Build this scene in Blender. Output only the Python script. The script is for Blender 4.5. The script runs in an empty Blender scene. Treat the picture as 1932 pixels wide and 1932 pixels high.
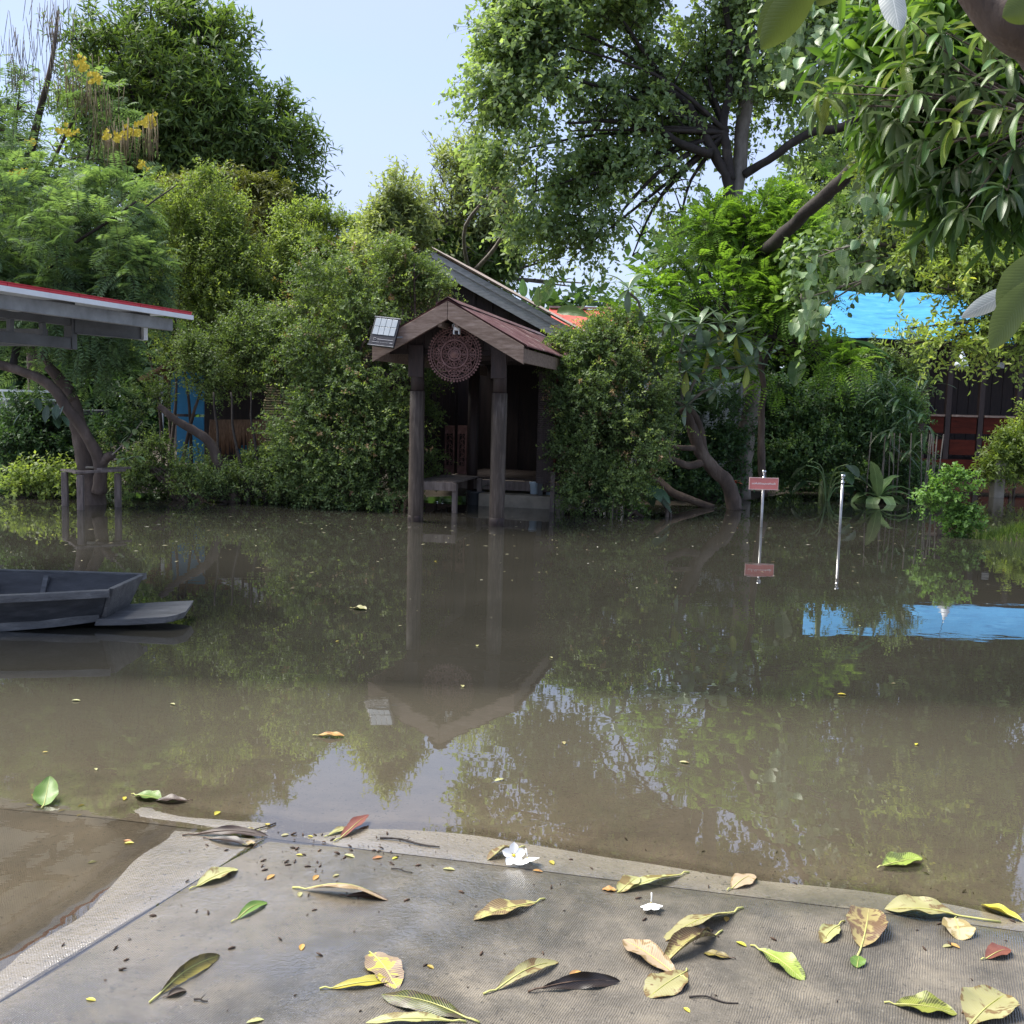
import bpy, bmesh, math, random
import numpy as np
from mathutils import Vector, Matrix, Euler, noise
R = math.radians
random.seed(7)
scene = bpy.context.scene
col = scene.collection
# ------------------------------------------------------------------ camera
CAMH, PITCH, ROLL = 1.6, 5.85, 1.5
CM = Matrix.Rotation(R(90 - PITCH), 3, 'X') @ Matrix.Rotation(R(ROLL), 3, 'Z')
CP = Vector((0, 0, CAMH))
cd = bpy.data.cameras.new('camera'); cam = bpy.data.objects.new('camera', cd); col.objects.link(cam)
cam.matrix_world = Matrix.Translation(CP) @ CM.to_4x4()
cd.sensor_width = 36; cd.lens = 36; cd.clip_start = .05; cd.clip_end = 2000
scene.camera = cam
# ------------------------------------------------------------------ sky, sun, exposure
SUN_EL, SUN_AZ = 60, -72          # azimuth from +Y towards +X
world = bpy.data.worlds.new('World'); scene.world = world; world.use_nodes = True
wn, wl = world.node_tree.nodes, world.node_tree.links
wn.clear()
wo = wn.new('ShaderNodeOutputWorld'); bg = wn.new('ShaderNodeBackground')
sky = wn.new('ShaderNodeTexSky'); sky.sky_type = 'NISHITA'; sky.sun_disc = False
sky.sun_elevation = R(SUN_EL); sky.sun_rotation = R(SUN_AZ)
sky.air_density = 1.0; sky.dust_density = 1.3; sky.ozone_density = 2.0
tc = wn.new('ShaderNodeTexCoord'); mp = wn.new('ShaderNodeMapping'); mp.inputs['Scale'].default_value = (1.2, 1.2, 4.5)
cn = wn.new('ShaderNodeTexNoise'); cn.inputs['Scale'].default_value = 1.6; cn.inputs['Detail'].default_value = 5; cn.inputs['Roughness'].default_value = .5
cr = wn.new('ShaderNodeMapRange'); cr.inputs['From Min'].default_value = .35; cr.inputs['From Max'].default_value = .8
cr.inputs['To Min'].default_value = .62; cr.inputs['To Max'].default_value = .97
cmix = wn.new('ShaderNodeMix'); cmix.data_type = 'RGBA'; cmix.inputs['B'].default_value = (2.75, 3.2, 4.55, 1)
wl.new(tc.outputs['Generated'], mp.inputs['Vector']); wl.new(mp.outputs['Vector'], cn.inputs['Vector'])
wl.new(cn.outputs['Fac'], cr.inputs['Value']); wl.new(cr.outputs['Result'], cmix.inputs['Factor'])
wl.new(sky.outputs['Color'], cmix.inputs['A']); wl.new(cmix.outputs['Result'], bg.inputs['Color'])
bg.inputs['Strength'].default_value = .102
wl.new(bg.outputs['Background'], wo.inputs['Surface'])
sd = bpy.data.lights.new('sun', 'SUN'); sd.energy = 4.0; sd.angle = R(40); sd.color = (1, .95, .86)
sun = bpy.data.objects.new('sun', sd); col.objects.link(sun)
sdir = Vector((math.sin(R(SUN_AZ)) * math.cos(R(SUN_EL)), math.cos(R(SUN_AZ)) * math.cos(R(SUN_EL)), math.sin(R(SUN_EL))))
sun.rotation_euler = sdir.to_track_quat('Z', 'Y').to_euler()
scene.view_settings.view_transform = 'Standard'; scene.view_settings.look = 'None'
scene.view_settings.exposure = 1.33; scene.view_settings.gamma = 1
scene.render.engine = 'CYCLES'
scene.cycles.max_bounces = 8; scene.cycles.diffuse_bounces = 5; scene.cycles.glossy_bounces = 4
scene.cycles.transmission_bounces = 6; scene.cycles.transparent_max_bounces = 8
scene.cycles.sample_clamp_indirect = 6
# ------------------------------------------------------------------ helpers
def ray(px, py):      # photo measured on a 1932 px wide copy
    return CM @ Vector(((px - 966) / 1932, -(py - 966) / 1932, -1))
def at(px, py, Y):
    d = ray(px, py); return CP + d * (Y / d.y)
def onz(px, py, z=0.0):
    d = ray(px, py); return CP + d * ((z - CAMH) / d.z)
def tag(o, label=None, cat=None, group=None, kind=None):
    if label: o['label'] = label
    if cat: o['category'] = cat
    if group: o['group'] = group
    if kind: o['kind'] = kind
    return o
def empty(name, loc=(0, 0, 0), rz=0, label=None, cat=None, group=None):
    o = bpy.data.objects.new(name, None); o.empty_display_size = .1
    o.location = loc; o.rotation_euler = (0, 0, rz); col.objects.link(o)
    return tag(o, label, cat, group)
def link(name, me, parent=None):
    o = bpy.data.objects.new(name, me); col.objects.link(o)
    if parent is not None:
        o.parent = parent
    return o
def mesh_arr(name, co, quads, tint=None, mats=(), midx=None):
    me = bpy.data.meshes.new(name); n = len(co); f = len(quads); k = quads.shape[1]
    me.vertices.add(n); me.vertices.foreach_set('co', co.astype(np.float32).ravel())
    me.loops.add(f * k); me.loops.foreach_set('vertex_index', quads.astype(np.int32).ravel())
    me.polygons.add(f); me.polygons.foreach_set('loop_start', (np.arange(f) * k).astype(np.int32))
    for m in mats: me.materials.append(m)
    if midx is not None: me.polygons.foreach_set('material_index', midx.astype(np.int32))
    me.update(calc_edges=True)
    if tint is not None:
        a = me.attributes.new('tint', 'FLOAT', 'FACE'); a.data.foreach_set('value', tint.astype(np.float32))
    return me
class MB:
    """collects simple solids in the frame of their parent, then links them as one mesh"""
    def __init__(s): s.v = []; s.f = []; s.sm = []
    def add(s, vs, fs, smooth=False):
        b = len(s.v); s.v += [tuple(v) for v in vs]; s.f += [tuple(b + i for i in f) for f in fs]; s.sm += [smooth] * len(fs)
        return s
    def box(s, x0, x1, y0, y1, z0, z1, M=None):
        vs = [Vector((x, y, z)) for z in (z0, z1) for y in (y0, y1) for x in (x0, x1)]
        if M is not None: vs = [M @ v for v in vs]
        return s.add(vs, [(0, 2, 3, 1), (4, 5, 7, 6), (0, 1, 5, 4), (2, 6, 7, 3), (0, 4, 6, 2), (1, 3, 7, 5)])
    def bar(s, a, b, w, h, up=(0, 0, 1)):
        a, b = Vector(a), Vector(b); d = (b - a); L = d.length; d.normalize(); u = Vector(up)
        x = d.cross(u).normalized(); z = x.cross(d).normalized()
        M = Matrix(((x.x, d.x, z.x, a.x), (x.y, d.y, z.y, a.y), (x.z, d.z, z.z, a.z), (0, 0, 0, 1)))
        return s.box(-w / 2, w / 2, 0, L, -h / 2, h / 2, M)
    def tube(s, pts, rad, n=8, caps=True, wob=0):
        pts = [Vector(p) for p in pts]; k = len(pts)
        if not hasattr(rad, '__len__'): rad = [rad] * k
        vs = []; ref = Vector((0.13, 1, 0.27)).normalized()
        for i, p in enumerate(pts):
            t = (pts[min(i + 1, k - 1)] - pts[max(i - 1, 0)]).normalized()
            x = t.cross(ref)
            if x.length < .1: x = t.cross(Vector((1, 0, 0)))
            x.normalize(); y = t.cross(x)
            for j in range(n):
                a = 2 * math.pi * j / n; rr = rad[i] * (1 + wob * noise.noise(p * 9 + Vector((j * 1.3, 0, 0))))
                vs.append(p + (x * math.cos(a) + y * math.sin(a)) * rr)
        fs = [(i * n + j, i * n + (j + 1) % n, (i + 1) * n + (j + 1) % n, (i + 1) * n + j) for i in range(k - 1) for j in range(n)]
        if caps: fs += [tuple(range(n - 1, -1, -1)), tuple((k - 1) * n + j for j in range(n))]
        return s.add(vs, fs, True)
    def lathe(s, prof, o=(0, 0, 0), n=20):
        o = Vector(o); k = len(prof)
        vs = [o + Vector((r * math.cos(2 * math.pi * j / n), r * math.sin(2 * math.pi * j / n), z)) for r, z in prof for j in range(n)]
        fs = [(i * n + j, i * n + (j + 1) % n, (i + 1) * n + (j + 1) % n, (i + 1) * n + j) for i in range(k - 1) for j in range(n)]
        fs += [tuple(range(n - 1, -1, -1)), tuple((k - 1) * n + j for j in range(n))]
        return s.add(vs, fs, True)
    def build(s, name, m, parent=None, bevel=0):
        me = bpy.data.meshes.new(name); me.from_pydata(s.v, [], s.f)
        me.materials.append(m); me.polygons.foreach_set('use_smooth', s.sm); me.update()
        o = link(name, me, parent)
        if bevel:
            b = o.modifiers.new('bevel', 'BEVEL'); b.width = bevel; b.segments = 2; b.limit_method = 'ANGLE'
        return o
def smooth_path(pts, sub=4):
    P = [Vector(p) for p in pts]; out = []
    for i in range(len(P) - 1):
        a, b, c, d = P[max(i - 1, 0)], P[i], P[i + 1], P[min(i + 2, len(P) - 1)]
        for j in range(sub):
            t = j / sub
            out.append(.5 * ((2 * b) + (c - a) * t + (2 * a - 5 * b + 4 * c - d) * t * t + (3 * b - a - 3 * c + d) * t ** 3))
    return out + [P[-1]]
# ------------------------------------------------------------------ materials
def nodes(name):
    m = bpy.data.materials.new(name); m.use_nodes = True
    nt = m.node_tree; nt.nodes.clear()
    return m, nt.nodes, nt.links, nt.nodes.new('ShaderNodeOutputMaterial')
def ramp(N, stops):
    r = N.new('ShaderNodeValToRGB'); e = r.color_ramp.elements
    while len(e) < len(stops): e.new(.5)
    for i, (p, c) in enumerate(stops): e[i].position = p; e[i].color = (*c, 1)
    return r
def surf(name, stops, rough=.7, scale=3, stretch=(1, 1, 1), bump=.3, bscale=None, metal=0, detail=6, dist=0, spec=.4, coord='Object', rvar=.15):
    """colour from stretched noise through a ramp, second finer noise for relief and roughness"""
    m, N, L, out = nodes(name)
    b = N.new('ShaderNodeBsdfPrincipled'); tc = N.new('ShaderNodeTexCoord'); mp = N.new('ShaderNodeMapping')
    mp.inputs['Scale'].default_value = stretch; L.new(tc.outputs[coord], mp.inputs['Vector'])
    n = N.new('ShaderNodeTexNoise'); n.inputs['Scale'].default_value = scale; n.inputs['Detail'].default_value = detail
    n.inputs['Roughness'].default_value = .65; n.inputs['Distortion'].default_value = dist
    L.new(mp.outputs[0], n.inputs['Vector'])
    r = ramp(N, stops); L.new(n.outputs['Fac'], r.inputs['Fac']); L.new(r.outputs[0], b.inputs['Base Color'])
    n2 = N.new('ShaderNodeTexNoise'); n2.inputs['Scale'].default_value = bscale or scale * 6; n2.inputs['Detail'].default_value = 4
    L.new(mp.outputs[0], n2.inputs['Vector'])
    mr = N.new('ShaderNodeMapRange'); mr.inputs['To Min'].default_value = max(.02, rough - rvar); mr.inputs['To Max'].default_value = min(1, rough + rvar)
    L.new(n2.outputs['Fac'], mr.inputs['Value']); L.new(mr.outputs[0], b.inputs['Roughness'])
    bm_ = N.new('ShaderNodeBump'); bm_.inputs['Strength'].default_value = bump; bm_.inputs['Distance'].default_value = .01
    L.new(n2.outputs['Fac'], bm_.inputs['Height']); L.new(bm_.outputs[0], b.inputs['Normal'])
    b.inputs['Metallic'].default_value = metal; b.inputs['Specular IOR Level'].default_value = spec
    L.new(b.outputs[0], out.inputs['Surface'])
    return m
def leafmat(name, c1, c2, c3=None, trans=.3, rough=.5, spec=.3):
    """leaf: each leaf has its own tint; some light passes through it"""
    m, N, L, out = nodes(name)
    a = N.new('ShaderNodeAttribute'); a.attribute_name = 'tint'
    r = ramp(N, [(0, c1), (.75, c2), (1, c3 or c2)]); L.new(a.outputs['Fac'], r.inputs['Fac'])
    b = N.new('ShaderNodeBsdfPrincipled'); b.inputs['Roughness'].default_value = rough; b.inputs['Specular IOR Level'].default_value = spec
    t = N.new('ShaderNodeBsdfTranslucent'); mx = N.new('ShaderNodeMixShader'); mx.inputs[0].default_value = trans
    h = N.new('ShaderNodeMix'); h.data_type = 'RGBA'; h.blend_type = 'MULTIPLY'; h.inputs['Factor'].default_value = 1; h.inputs['B'].default_value = (1.7, 1.75, .7, 1)
    L.new(r.outputs[0], b.inputs['Base Color']); L.new(r.outputs[0], h.inputs['A']); L.new(h.outputs['Result'], t.inputs['Color'])
    L.new(b.outputs[0], mx.inputs[1]); L.new(t.outputs[0], mx.inputs[2]); L.new(mx.outputs[0], out.inputs['Surface'])
    return m
def bigleaf(name, top, top2, under=None, vein=None, trans=.25, rough=.35, spots=None, vs=26, edge=None, spec=.5):
    """broad leaf seen close: midrib, side veins, blotches; uv.x across (-0..1), uv.y along"""
    m, N, L, out = nodes(name)
    uv = N.new('ShaderNodeUVMap'); sp = N.new('ShaderNodeSeparateXYZ'); L.new(uv.outputs[0], sp.inputs[0])
    def math_(op, a, b=None, cl=False):
        x = N.new('ShaderNodeMath'); x.operation = op; x.use_clamp = cl
        for i, v in enumerate((a, b)):
            if v is None: continue
            if isinstance(v, (int, float)): x.inputs[i].default_value = v
            else: L.new(v, x.inputs[i])
        return x.outputs[0]
    ax = math_('ABSOLUTE', math_('SUBTRACT', sp.outputs[0], .5))
    ph = math_('MULTIPLY', math_('SUBTRACT', sp.outputs[1], math_('MULTIPLY', ax, .28)), vs * 6.283)
    sv = math_('POWER', math_('MULTIPLY', math_('ADD', math_('SINE', ph), 1), .5), 8)
    mid = math_('LESS_THAN', ax, .018)
    veins = math_('MAXIMUM', math_('MULTIPLY', sv, .55), mid)
    tc = N.new('ShaderNodeTexCoord'); oi = N.new('ShaderNodeObjectInfo')
    ad = N.new('ShaderNodeVectorMath'); ad.operation = 'ADD'; L.new(tc.outputs['Object'], ad.inputs[0])
    cx = N.new('ShaderNodeCombineXYZ'); L.new(math_('MULTIPLY', oi.outputs['Random'], 40), cx.inputs[0]); L.new(cx.outputs[0], ad.inputs[1])
    n = N.new('ShaderNodeTexNoise'); n.inputs['Scale'].default_value = 14; n.inputs['Detail'].default_value = 5; L.new(ad.outputs[0], n.inputs['Vector'])
    r = ramp(N, [(.3, top), (.7, top2)]); L.new(n.outputs['Fac'], r.inputs['Fac']); c = r.outputs[0]
    def mixc(f, a, bc, t='MIX'):
        x = N.new('ShaderNodeMix'); x.data_type = 'RGBA'; x.blend_type = t
        L.new(f, x.inputs['Factor']) if not isinstance(f, (int, float)) else setattr(x.inputs['Factor'], 'default_value', f)
        L.new(a, x.inputs['A'])
        if isinstance(bc, tuple): x.inputs['B'].default_value = (*bc, 1)
        else: L.new(bc, x.inputs['B'])
        return x.outputs['Result']
    if spots:
        n3 = N.new('ShaderNodeTexNoise'); n3.inputs['Scale'].default_value = 22; n3.inputs['Detail'].default_value = 6; n3.inputs['Distortion'].default_value = 1.2
        L.new(ad.outputs[0], n3.inputs['Vector'])
        e = math_('MULTIPLY', math_('SUBTRACT', math_('ADD', n3.outputs['Fac'], math_('MULTIPLY', ax, spots[2] if len(spots) > 2 else .1)), 1 - spots[1]), 14, True)
        c = mixc(e, c, spots[0])
    c = mixc(veins, c, vein or tuple(min(1, v * 1.5 + .03) for v in top2))
    hs_ = N.new('ShaderNodeHueSaturation'); L.new(math_('ADD', .78, math_('MULTIPLY', oi.outputs['Random'], .4)), hs_.inputs['Value']); L.new(math_('ADD', .475, math_('MULTIPLY', oi.outputs['Random'], .045)), hs_.inputs['Hue']); L.new(c, hs_.inputs['Color']); c = hs_.outputs['Color']
    if under:
        g = N.new('ShaderNodeNewGeometry'); c = mixc(g.outputs['Backfacing'], c, under)
    b = N.new('ShaderNodeBsdfPrincipled'); b.inputs['Roughness'].default_value = rough; b.inputs['Specular IOR Level'].default_value = spec
    L.new(c, b.inputs['Base Color'])
    bp = N.new('ShaderNodeBump'); bp.inputs['Strength'].default_value = .35; bp.inputs['Distance'].default_value = .002
    L.new(math_('ADD', veins, math_('MULTIPLY', n.outputs['Fac'], .6)), bp.inputs['Height']); L.new(bp.outputs[0], b.inputs['Normal'])
    t = N.new('ShaderNodeBsdfTranslucent'); mx = N.new('ShaderNodeMixShader'); mx.inputs[0].default_value = trans
    L.new(c, t.inputs['Color']); L.new(b.outputs[0], mx.inputs[1]); L.new(t.outputs[0], mx.inputs[2]); L.new(mx.outputs[0], out.inputs['Surface'])
    return m
M = {}
M['bark'] = surf('bark', [(.3, (.035, .026, .021)), (.55, (.085, .062, .05)), (.75, (.16, .13, .11))], .85, 5, (1, 1, .35), .9, 40)
M['darkbark'] = surf('dark bark', [(.3, (.014, .011, .010)), (.6, (.04, .032, .028)), (.8, (.09, .075, .065))], .85, 6, (1, 1, .5), .9, 40)
M['palebark'] = surf('pale bark', [(.3, (.09, .075, .06)), (.55, (.17, .15, .125)), (.8, (.28, .26, .23))], .85, 6, (1, 1, .4), .7, 40)
M['column'] = surf('weathered post wood', [(.25, (.016, .011, .008)), (.5, (.042, .030, .023)), (.62, (.075, .058, .046)), (.8, (.17, .145, .125))], .6, 5, (6, 6, .55), .6, 26, dist=.6)
M['barge'] = surf('grey brown board', [(.25, (.10, .066, .048)), (.5, (.19, .135, .105)), (.78, (.31, .24, .20))], .8, 4, (1.2, 6, 7), .5, 22)
M['greywood'] = surf('silvered board', [(.25, (.26, .26, .265)), (.5, (.42, .42, .43)), (.8, (.60, .60, .61))], .85, 3.5, (1.2, 6, 8), .5, 22)
M['darkwood'] = surf('dark plank', [(.3, (.010, .006, .006)), (.7, (.035, .02, .017))], .65, 5, (5, 5, .6), .5, 20)
M['redwood'] = surf('red stained wood', [(.3, (.035, .007, .004)), (.6, (.07, .013, .007)), (.85, (.10, .025, .014))], .7, 3, (.7, 5, 5), .4, 18, spec=.12)
M['maroon'] = surf('maroon sheet', [(.3, (.055, .022, .024)), (.48, (.095, .040, .043)), (.6, (.13, .07, .07)), (.7, (.30, .26, .25))], .55, 4, (1, 1, 1), .25, 30, spec=.5)
M['rust'] = surf('rusty zinc sheet', [(.3, (.22, .13, .085)), (.5, (.33, .27, .23)), (.75, (.42, .40, .38))], .6, 2.2, (1, 2.5, 1), .3, 25, metal=.15)
M['redroof'] = surf('red painted sheet', [(.3, (.52, .03, .045)), (.7, (.62, .05, .07))], .35, 3, (1, 1, 1), .1, 25)
M['orangeroof'] = surf('orange red tiles', [(.3, (.45, .07, .045)), (.7, (.6, .12, .08))], .6, 4, (1, 1, 1), .2, 25)
M['steel'] = surf('galvanised steel', [(.3, (.15, .155, .16)), (.5, (.23, .235, .245)), (.75, (.33, .34, .35))], .42, 4, (1, 1, 1), .12, 30, metal=.35)
M['darksteel'] = surf('dull steel', [(.3, (.07, .072, .075)), (.7, (.13, .133, .14))], .5, 4, (1, 1, 1), .12, 30, metal=.3)
M['white'] = surf('white paint', [(.3, (.62, .65, .68)), (.7, (.75, .78, .8))], .4, 4, (1, 1, 1), .1, 25)
M['chrome'] = surf('polished steel', [(.3, (.55, .55, .55)), (.7, (.7, .7, .7))], .16, 8, (1, 1, 1), .02, 30, metal=1, rvar=.05)
M['tube'] = surf('brushed steel tube', [(.3, (.30, .30, .30)), (.7, (.42, .42, .42))], .32, 8, (1, 1, 1), .04, 30, metal=.8, rvar=.08)
M['signred'] = surf('faded red sign', [(.3, (.50, .15, .14)), (.7, (.60, .20, .18))], .4, 9, (1, 1, 1), .05, 25)
M['signframe'] = surf('sign frame', [(.3, (.50, .33, .32)), (.7, (.6, .42, .40))], .35, 9, (1, 1, 1), .05, 25)
M['mandala'] = surf('carved red brown wood', [(.3, (.085, .038, .034)), (.55, (.15, .075, .068)), (.8, (.26, .15, .14))], .6, 12, (1, 1, 1), .5, 60)
M['black'] = surf('black plastic', [(.3, (.012, .012, .016)), (.7, (.022, .022, .028))], .35, 9, (1, 1, 1), .05, 25)
M['lens'] = surf('lamp lens', [(.3, (.27, .31, .34)), (.7, (.40, .43, .45))], .18, 3, (1, 1, 1), .06, 50)
M['thatch'] = surf('straw thatch', [(.3, (.12, .06, .035)), (.6, (.26, .15, .09)), (.8, (.4, .27, .17))], .9, 6, (9, 9, .5), .8, 40)
M['bamboo'] = surf('old bamboo', [(.3, (.15, .12, .06)), (.7, (.32, .26, .14))], .7, 6, (1, 6, 6), .4, 30)
M['bluewall'] = surf('blue painted wall', [(.3, (.03, .20, .40)), (.7, (.05, .27, .50))], .5, 3, (1, 1, 1), .1, 25)
M['tarp'] = surf('blue tarpaulin', [(.3, (.03, .16, .36)), (.45, (.05, .24, .48)), (.6, (.065, .28, .53)), (.78, (.18, .38, .58))], .5, 1.3, (1, 3, 1), 1.0, 7, detail=8, dist=.8)
M['boat'] = surf('grey blue boat paint', [(.3, (.020, .022, .026)), (.55, (.038, .041, .047)), (.72, (.06, .063, .07)), (.85, (.12, .12, .12))], .5, 5, (.6, 3, 3), .35, 25)
M['boatrim'] = surf('worn grey boat timber', [(.3, (.045, .046, .05)), (.55, (.085, .088, .093)), (.8, (.17, .17, .172))], .55, 6, (.6, 3, 3), .45, 30)
M['oldwood'] = surf('old grey timber', [(.3, (.07, .055, .05)), (.55, (.14, .115, .105)), (.8, (.24, .21, .19))], .85, 6, (3, 3, .6), .7, 30)
M['plastic'] = surf('pale blue plastic', [(.3, (.36, .46, .54)), (.7, (.46, .56, .63))], .4, 5, (1, 1, 1), .05, 25)
M['pot'] = surf('grey pot', [(.3, (.035, .04, .045)), (.7, (.06, .065, .07))], .5, 5, (1, 1, 1), .1, 25)
M['cement'] = surf('cement', [(.3, (.16, .14, .11)), (.7, (.27, .24, .19))], .85, 4, (1, 1, 1), .4, 30)
M['bagwhite'] = surf('thin white plastic', [(.3, (.5, .55, .62)), (.7, (.65, .7, .76))], .35, 8, (1, 1, 1), .6, 18)
M['petal'] = surf('white petal', [(.3, (.72, .72, .70)), (.7, (.82, .82, .80))], .5, 20, (1, 1, 1), .1, 60)
M['yolk'] = surf('yellow flower', [(.3, (.62, .46, .02)), (.7, (.75, .60, .05))], .5, 20, (1, 1, 1), .1, 60)
M['pod'] = surf('seed pods', [(.3, (.13, .09, .055)), (.55, (.20, .16, .08)), (.8, (.22, .23, .08))], .7, 3, (1, 1, 1), .2, 40)
M['debris'] = surf('dead plant bits', [(.3, (.02, .014, .01)), (.6, (.07, .04, .025)), (.8, (.2, .12, .06))], .7, 16, (1, 1, 1), .4, 60)
M['mud'] = surf('mud', [(.3, (.035, .027, .018)), (.7, (.07, .055, .036))], .9, 2, (1, 1, 1), .4, 14)
# foliage kinds
F = {}
F['dark'] = leafmat('dark evergreen leaves', (.065, .110, .038), (.14, .215, .068), (.26, .36, .10), .4)
F['grey'] = leafmat('feathery grey green leaves', (.080, .135, .075), (.15, .235, .115), (.22, .31, .14), .4, .6)
F['lime'] = leafmat('yellow green leaves', (.10, .155, .05), (.23, .30, .095), (.35, .42, .13), .45)
F['olive'] = leafmat('olive bamboo leaves', (0.072, 0.090, 0.024), (0.180, 0.192, 0.054), (0.300, 0.288, 0.096), .35)
F['hedge'] = leafmat('small dense leaves', (.055, .095, .036), (.15, .215, .08), (.26, .34, .12), .38)
F['deep'] = leafmat('deep green leaves', (.03, .066, .03), (.075, .14, .055), (.14, .22, .075), .35)
F['pipal'] = leafmat('mid green round leaves', (.135, .195, .105), (.25, .34, .165), (.35, .45, .20), .48)
F['bright'] = leafmat('bright pinnate leaves', (.08, .155, .030), (.18, .31, .055), (.30, .43, .08), .45)
F['pale'] = leafmat('pale soft leaves', (.16, .20, .09), (.27, .32, .15), (.36, .40, .20), .45)
F['ficus'] = leafmat('variegated ficus leaves', (0.096, 0.144, 0.030), (0.264, 0.348, 0.096), (0.552, 0.540, 0.108), .38, .35)
F['grass'] = leafmat('grass', (0.036, 0.072, 0.014), (0.108, 0.168, 0.036), (0.180, 0.240, 0.060), .3)
F['shrub'] = leafmat('small shrub leaves', (0.046, 0.104, 0.026), (0.130, 0.247, 0.058), (0.221, 0.364, 0.104), .35)
F['heart'] = leafmat('heart shaped pale leaves', (0.066, 0.110, 0.050), (0.176, 0.264, 0.132), (0.330, 0.418, 0.242), .35, .3)
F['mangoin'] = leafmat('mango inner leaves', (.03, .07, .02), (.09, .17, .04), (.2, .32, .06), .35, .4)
F['dead'] = leafmat('dry brown leaves', (.12, .075, .04), (.22, .15, .08), (.33, .25, .13), .25)
# ------------------------------------------------------------------ terrain: slabs, mud, water
CTRL = [  # photo point, height over the water in mm
 (660,1563,0),(533,1567,0),(513,1547,0),(410,1540,0),(262,1520,0),(250,1541,0),(300,1580,0),(253,1622,0),(205,1670,0),(120,1745,0),(34,1800,0),(0,1830,0),
 (760,1566,0),(850,1576,0),(1000,1598,0),(1200,1628,0),(1400,1655,0),(1600,1675,0),(1800,1705,0),(1932,1735,0),
 (960,1400,-75),(960,1250,-190),(300,1400,-60),(1600,1450,-90),(1650,1580,-32),(960,1520,-18),(500,1500,-16),(0,1420,-50),(1932,1560,-55),(300,1250,-170),(1700,1250,-210),
 (60,1660,-7),(160,1600,-6),(0,1560,-12),(-300,1700,-14),(320,1760,4),(600,1700,7),(960,1760,14),(1400,1800,24),(1900,1900,34),(500,1900,12),(100,1910,6),(1250,1690,9),(1650,1730,12),(300,1640,3),(440,1600,3),(650,1620,5),(900,1640,7)]
_P = np.array([[*onz(a, b).xy] for a, b, _ in CTRL]); _H = np.array([c / 1000 for *_, c in CTRL])
def _k(d): return np.where(d > 1e-9, d * d * np.log(np.maximum(d, 1e-9)), 0)
_n = len(_P); _A = np.zeros((_n + 3, _n + 3)); _A[:_n, :_n] = _k(np.linalg.norm(_P[:, None] - _P[None], axis=2)) + np.eye(_n) * 1e-4
_A[:_n, _n] = 1; _A[:_n, _n + 1:_n + 3] = _P; _A[_n, :_n] = 1; _A[_n + 1:, :_n] = _P.T
_W = np.linalg.solve(_A, np.r_[_H, 0, 0, 0])
def fbm(x, y, sc, seed=0, oct=4):
    r = np.random.RandomState(seed); v = 0; a = 1
    for o in range(oct):
        for _ in range(3):
            th, ph = r.rand() * 6.28, r.rand() * 6.28
            v = v + a * np.sin((x * math.cos(th) + y * math.sin(th)) * sc + ph + 1.3 * np.sin((x * math.sin(th) - y * math.cos(th)) * sc * .6 + ph * 2))
        sc *= 2.1; a *= .5
    return v / 5
def sstep(x, a, b):
    t = np.clip((x - a) / (b - a), 0, 1); return t * t * (3 - 2 * t)
def Hraw(x, y):
    sh = x.shape; q = np.stack([x.ravel(), y.ravel()], 1)
    d = np.linalg.norm(q[:, None] - _P[None], axis=2)
    near = (_k(d) @ _W[:_n] + _W[_n] + q @ _W[_n + 1:]).reshape(sh)
    near = np.clip(near, -.4, .06) + fbm(x, y, 2.3, 3) * .0022
    w = sstep(y, 5.2, 7.5); near = near * (1 - w) + (-.45) * w
    near = np.where(y < 2.2, np.clip(near, -.02, .05), near)
    shore = 16.2 + sstep(x, 2.5, 7) * 4.5 + sstep(x, 8, 11) * 9 + fbm(x, y, .5, 9) * .3 + 1.2 * np.exp(-((x + .9) / 1.1) ** 2)
    land = sstep(y, shore, shore + 1.6)
    far = -.45 + land * (.49 + fbm(x, y, 1.1, 5) * .05)
    m = np.exp(-(((x - 7.2) / 1.5) ** 2 + ((y - 13.7) / .5) ** 2) * 1.2)     # grassy mound at the right
    return np.where(y > 8.5, far + m * .62, near)
def Hh(x, y): return float(Hraw(np.array([[x]], float), np.array([[y]], float))[0, 0])
def ong(px, py):
    p = onz(px, py)
    for _ in range(3): p = onz(px, py, max(0, Hh(p.x, p.y)) if py < 1520 else Hh(p.x, p.y))
    return p
def grid_mesh(name, xs, ys, zf, attrs, mat, skirt=0):
    X, Y = np.meshgrid(xs, ys) if xs.ndim == 1 else (xs, ys)
    Z = zf(X, Y); ny, nx = X.shape
    co = np.stack([X, Y, Z], 2).reshape(-1, 3); idx = np.arange(ny * nx).reshape(ny, nx)
    q = np.stack([idx[:-1, :-1], idx[:-1, 1:], idx[1:, 1:], idx[1:, :-1]], 2).reshape(-1, 4)
    if skirt:
        bd = np.r_[idx[0, :], idx[1:, -1], idx[-1, -2::-1], idx[-2:0:-1, 0]]
        hi = co[bd].copy(); lo = hi.copy(); lo[:, 2] -= skirt; b0 = len(co); co = np.r_[co, hi, lo]; m = len(bd); j = np.arange(m); k = (j + 1) % m
        q = np.r_[q, np.stack([b0 + j, b0 + m + j, b0 + m + k, b0 + k], 1)]
    me = mesh_arr(name, co, q, mats=[mat])
    for an, fn in attrs.items():
        v = fn(co[:, 0], co[:, 1]); a = me.attributes.new(an, 'FLOAT', 'POINT'); a.data.foreach_set('value', v.astype(np.float32))
    me.polygons.foreach_set('use_smooth', [True] * len(q)); me.update()
    return me
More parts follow.
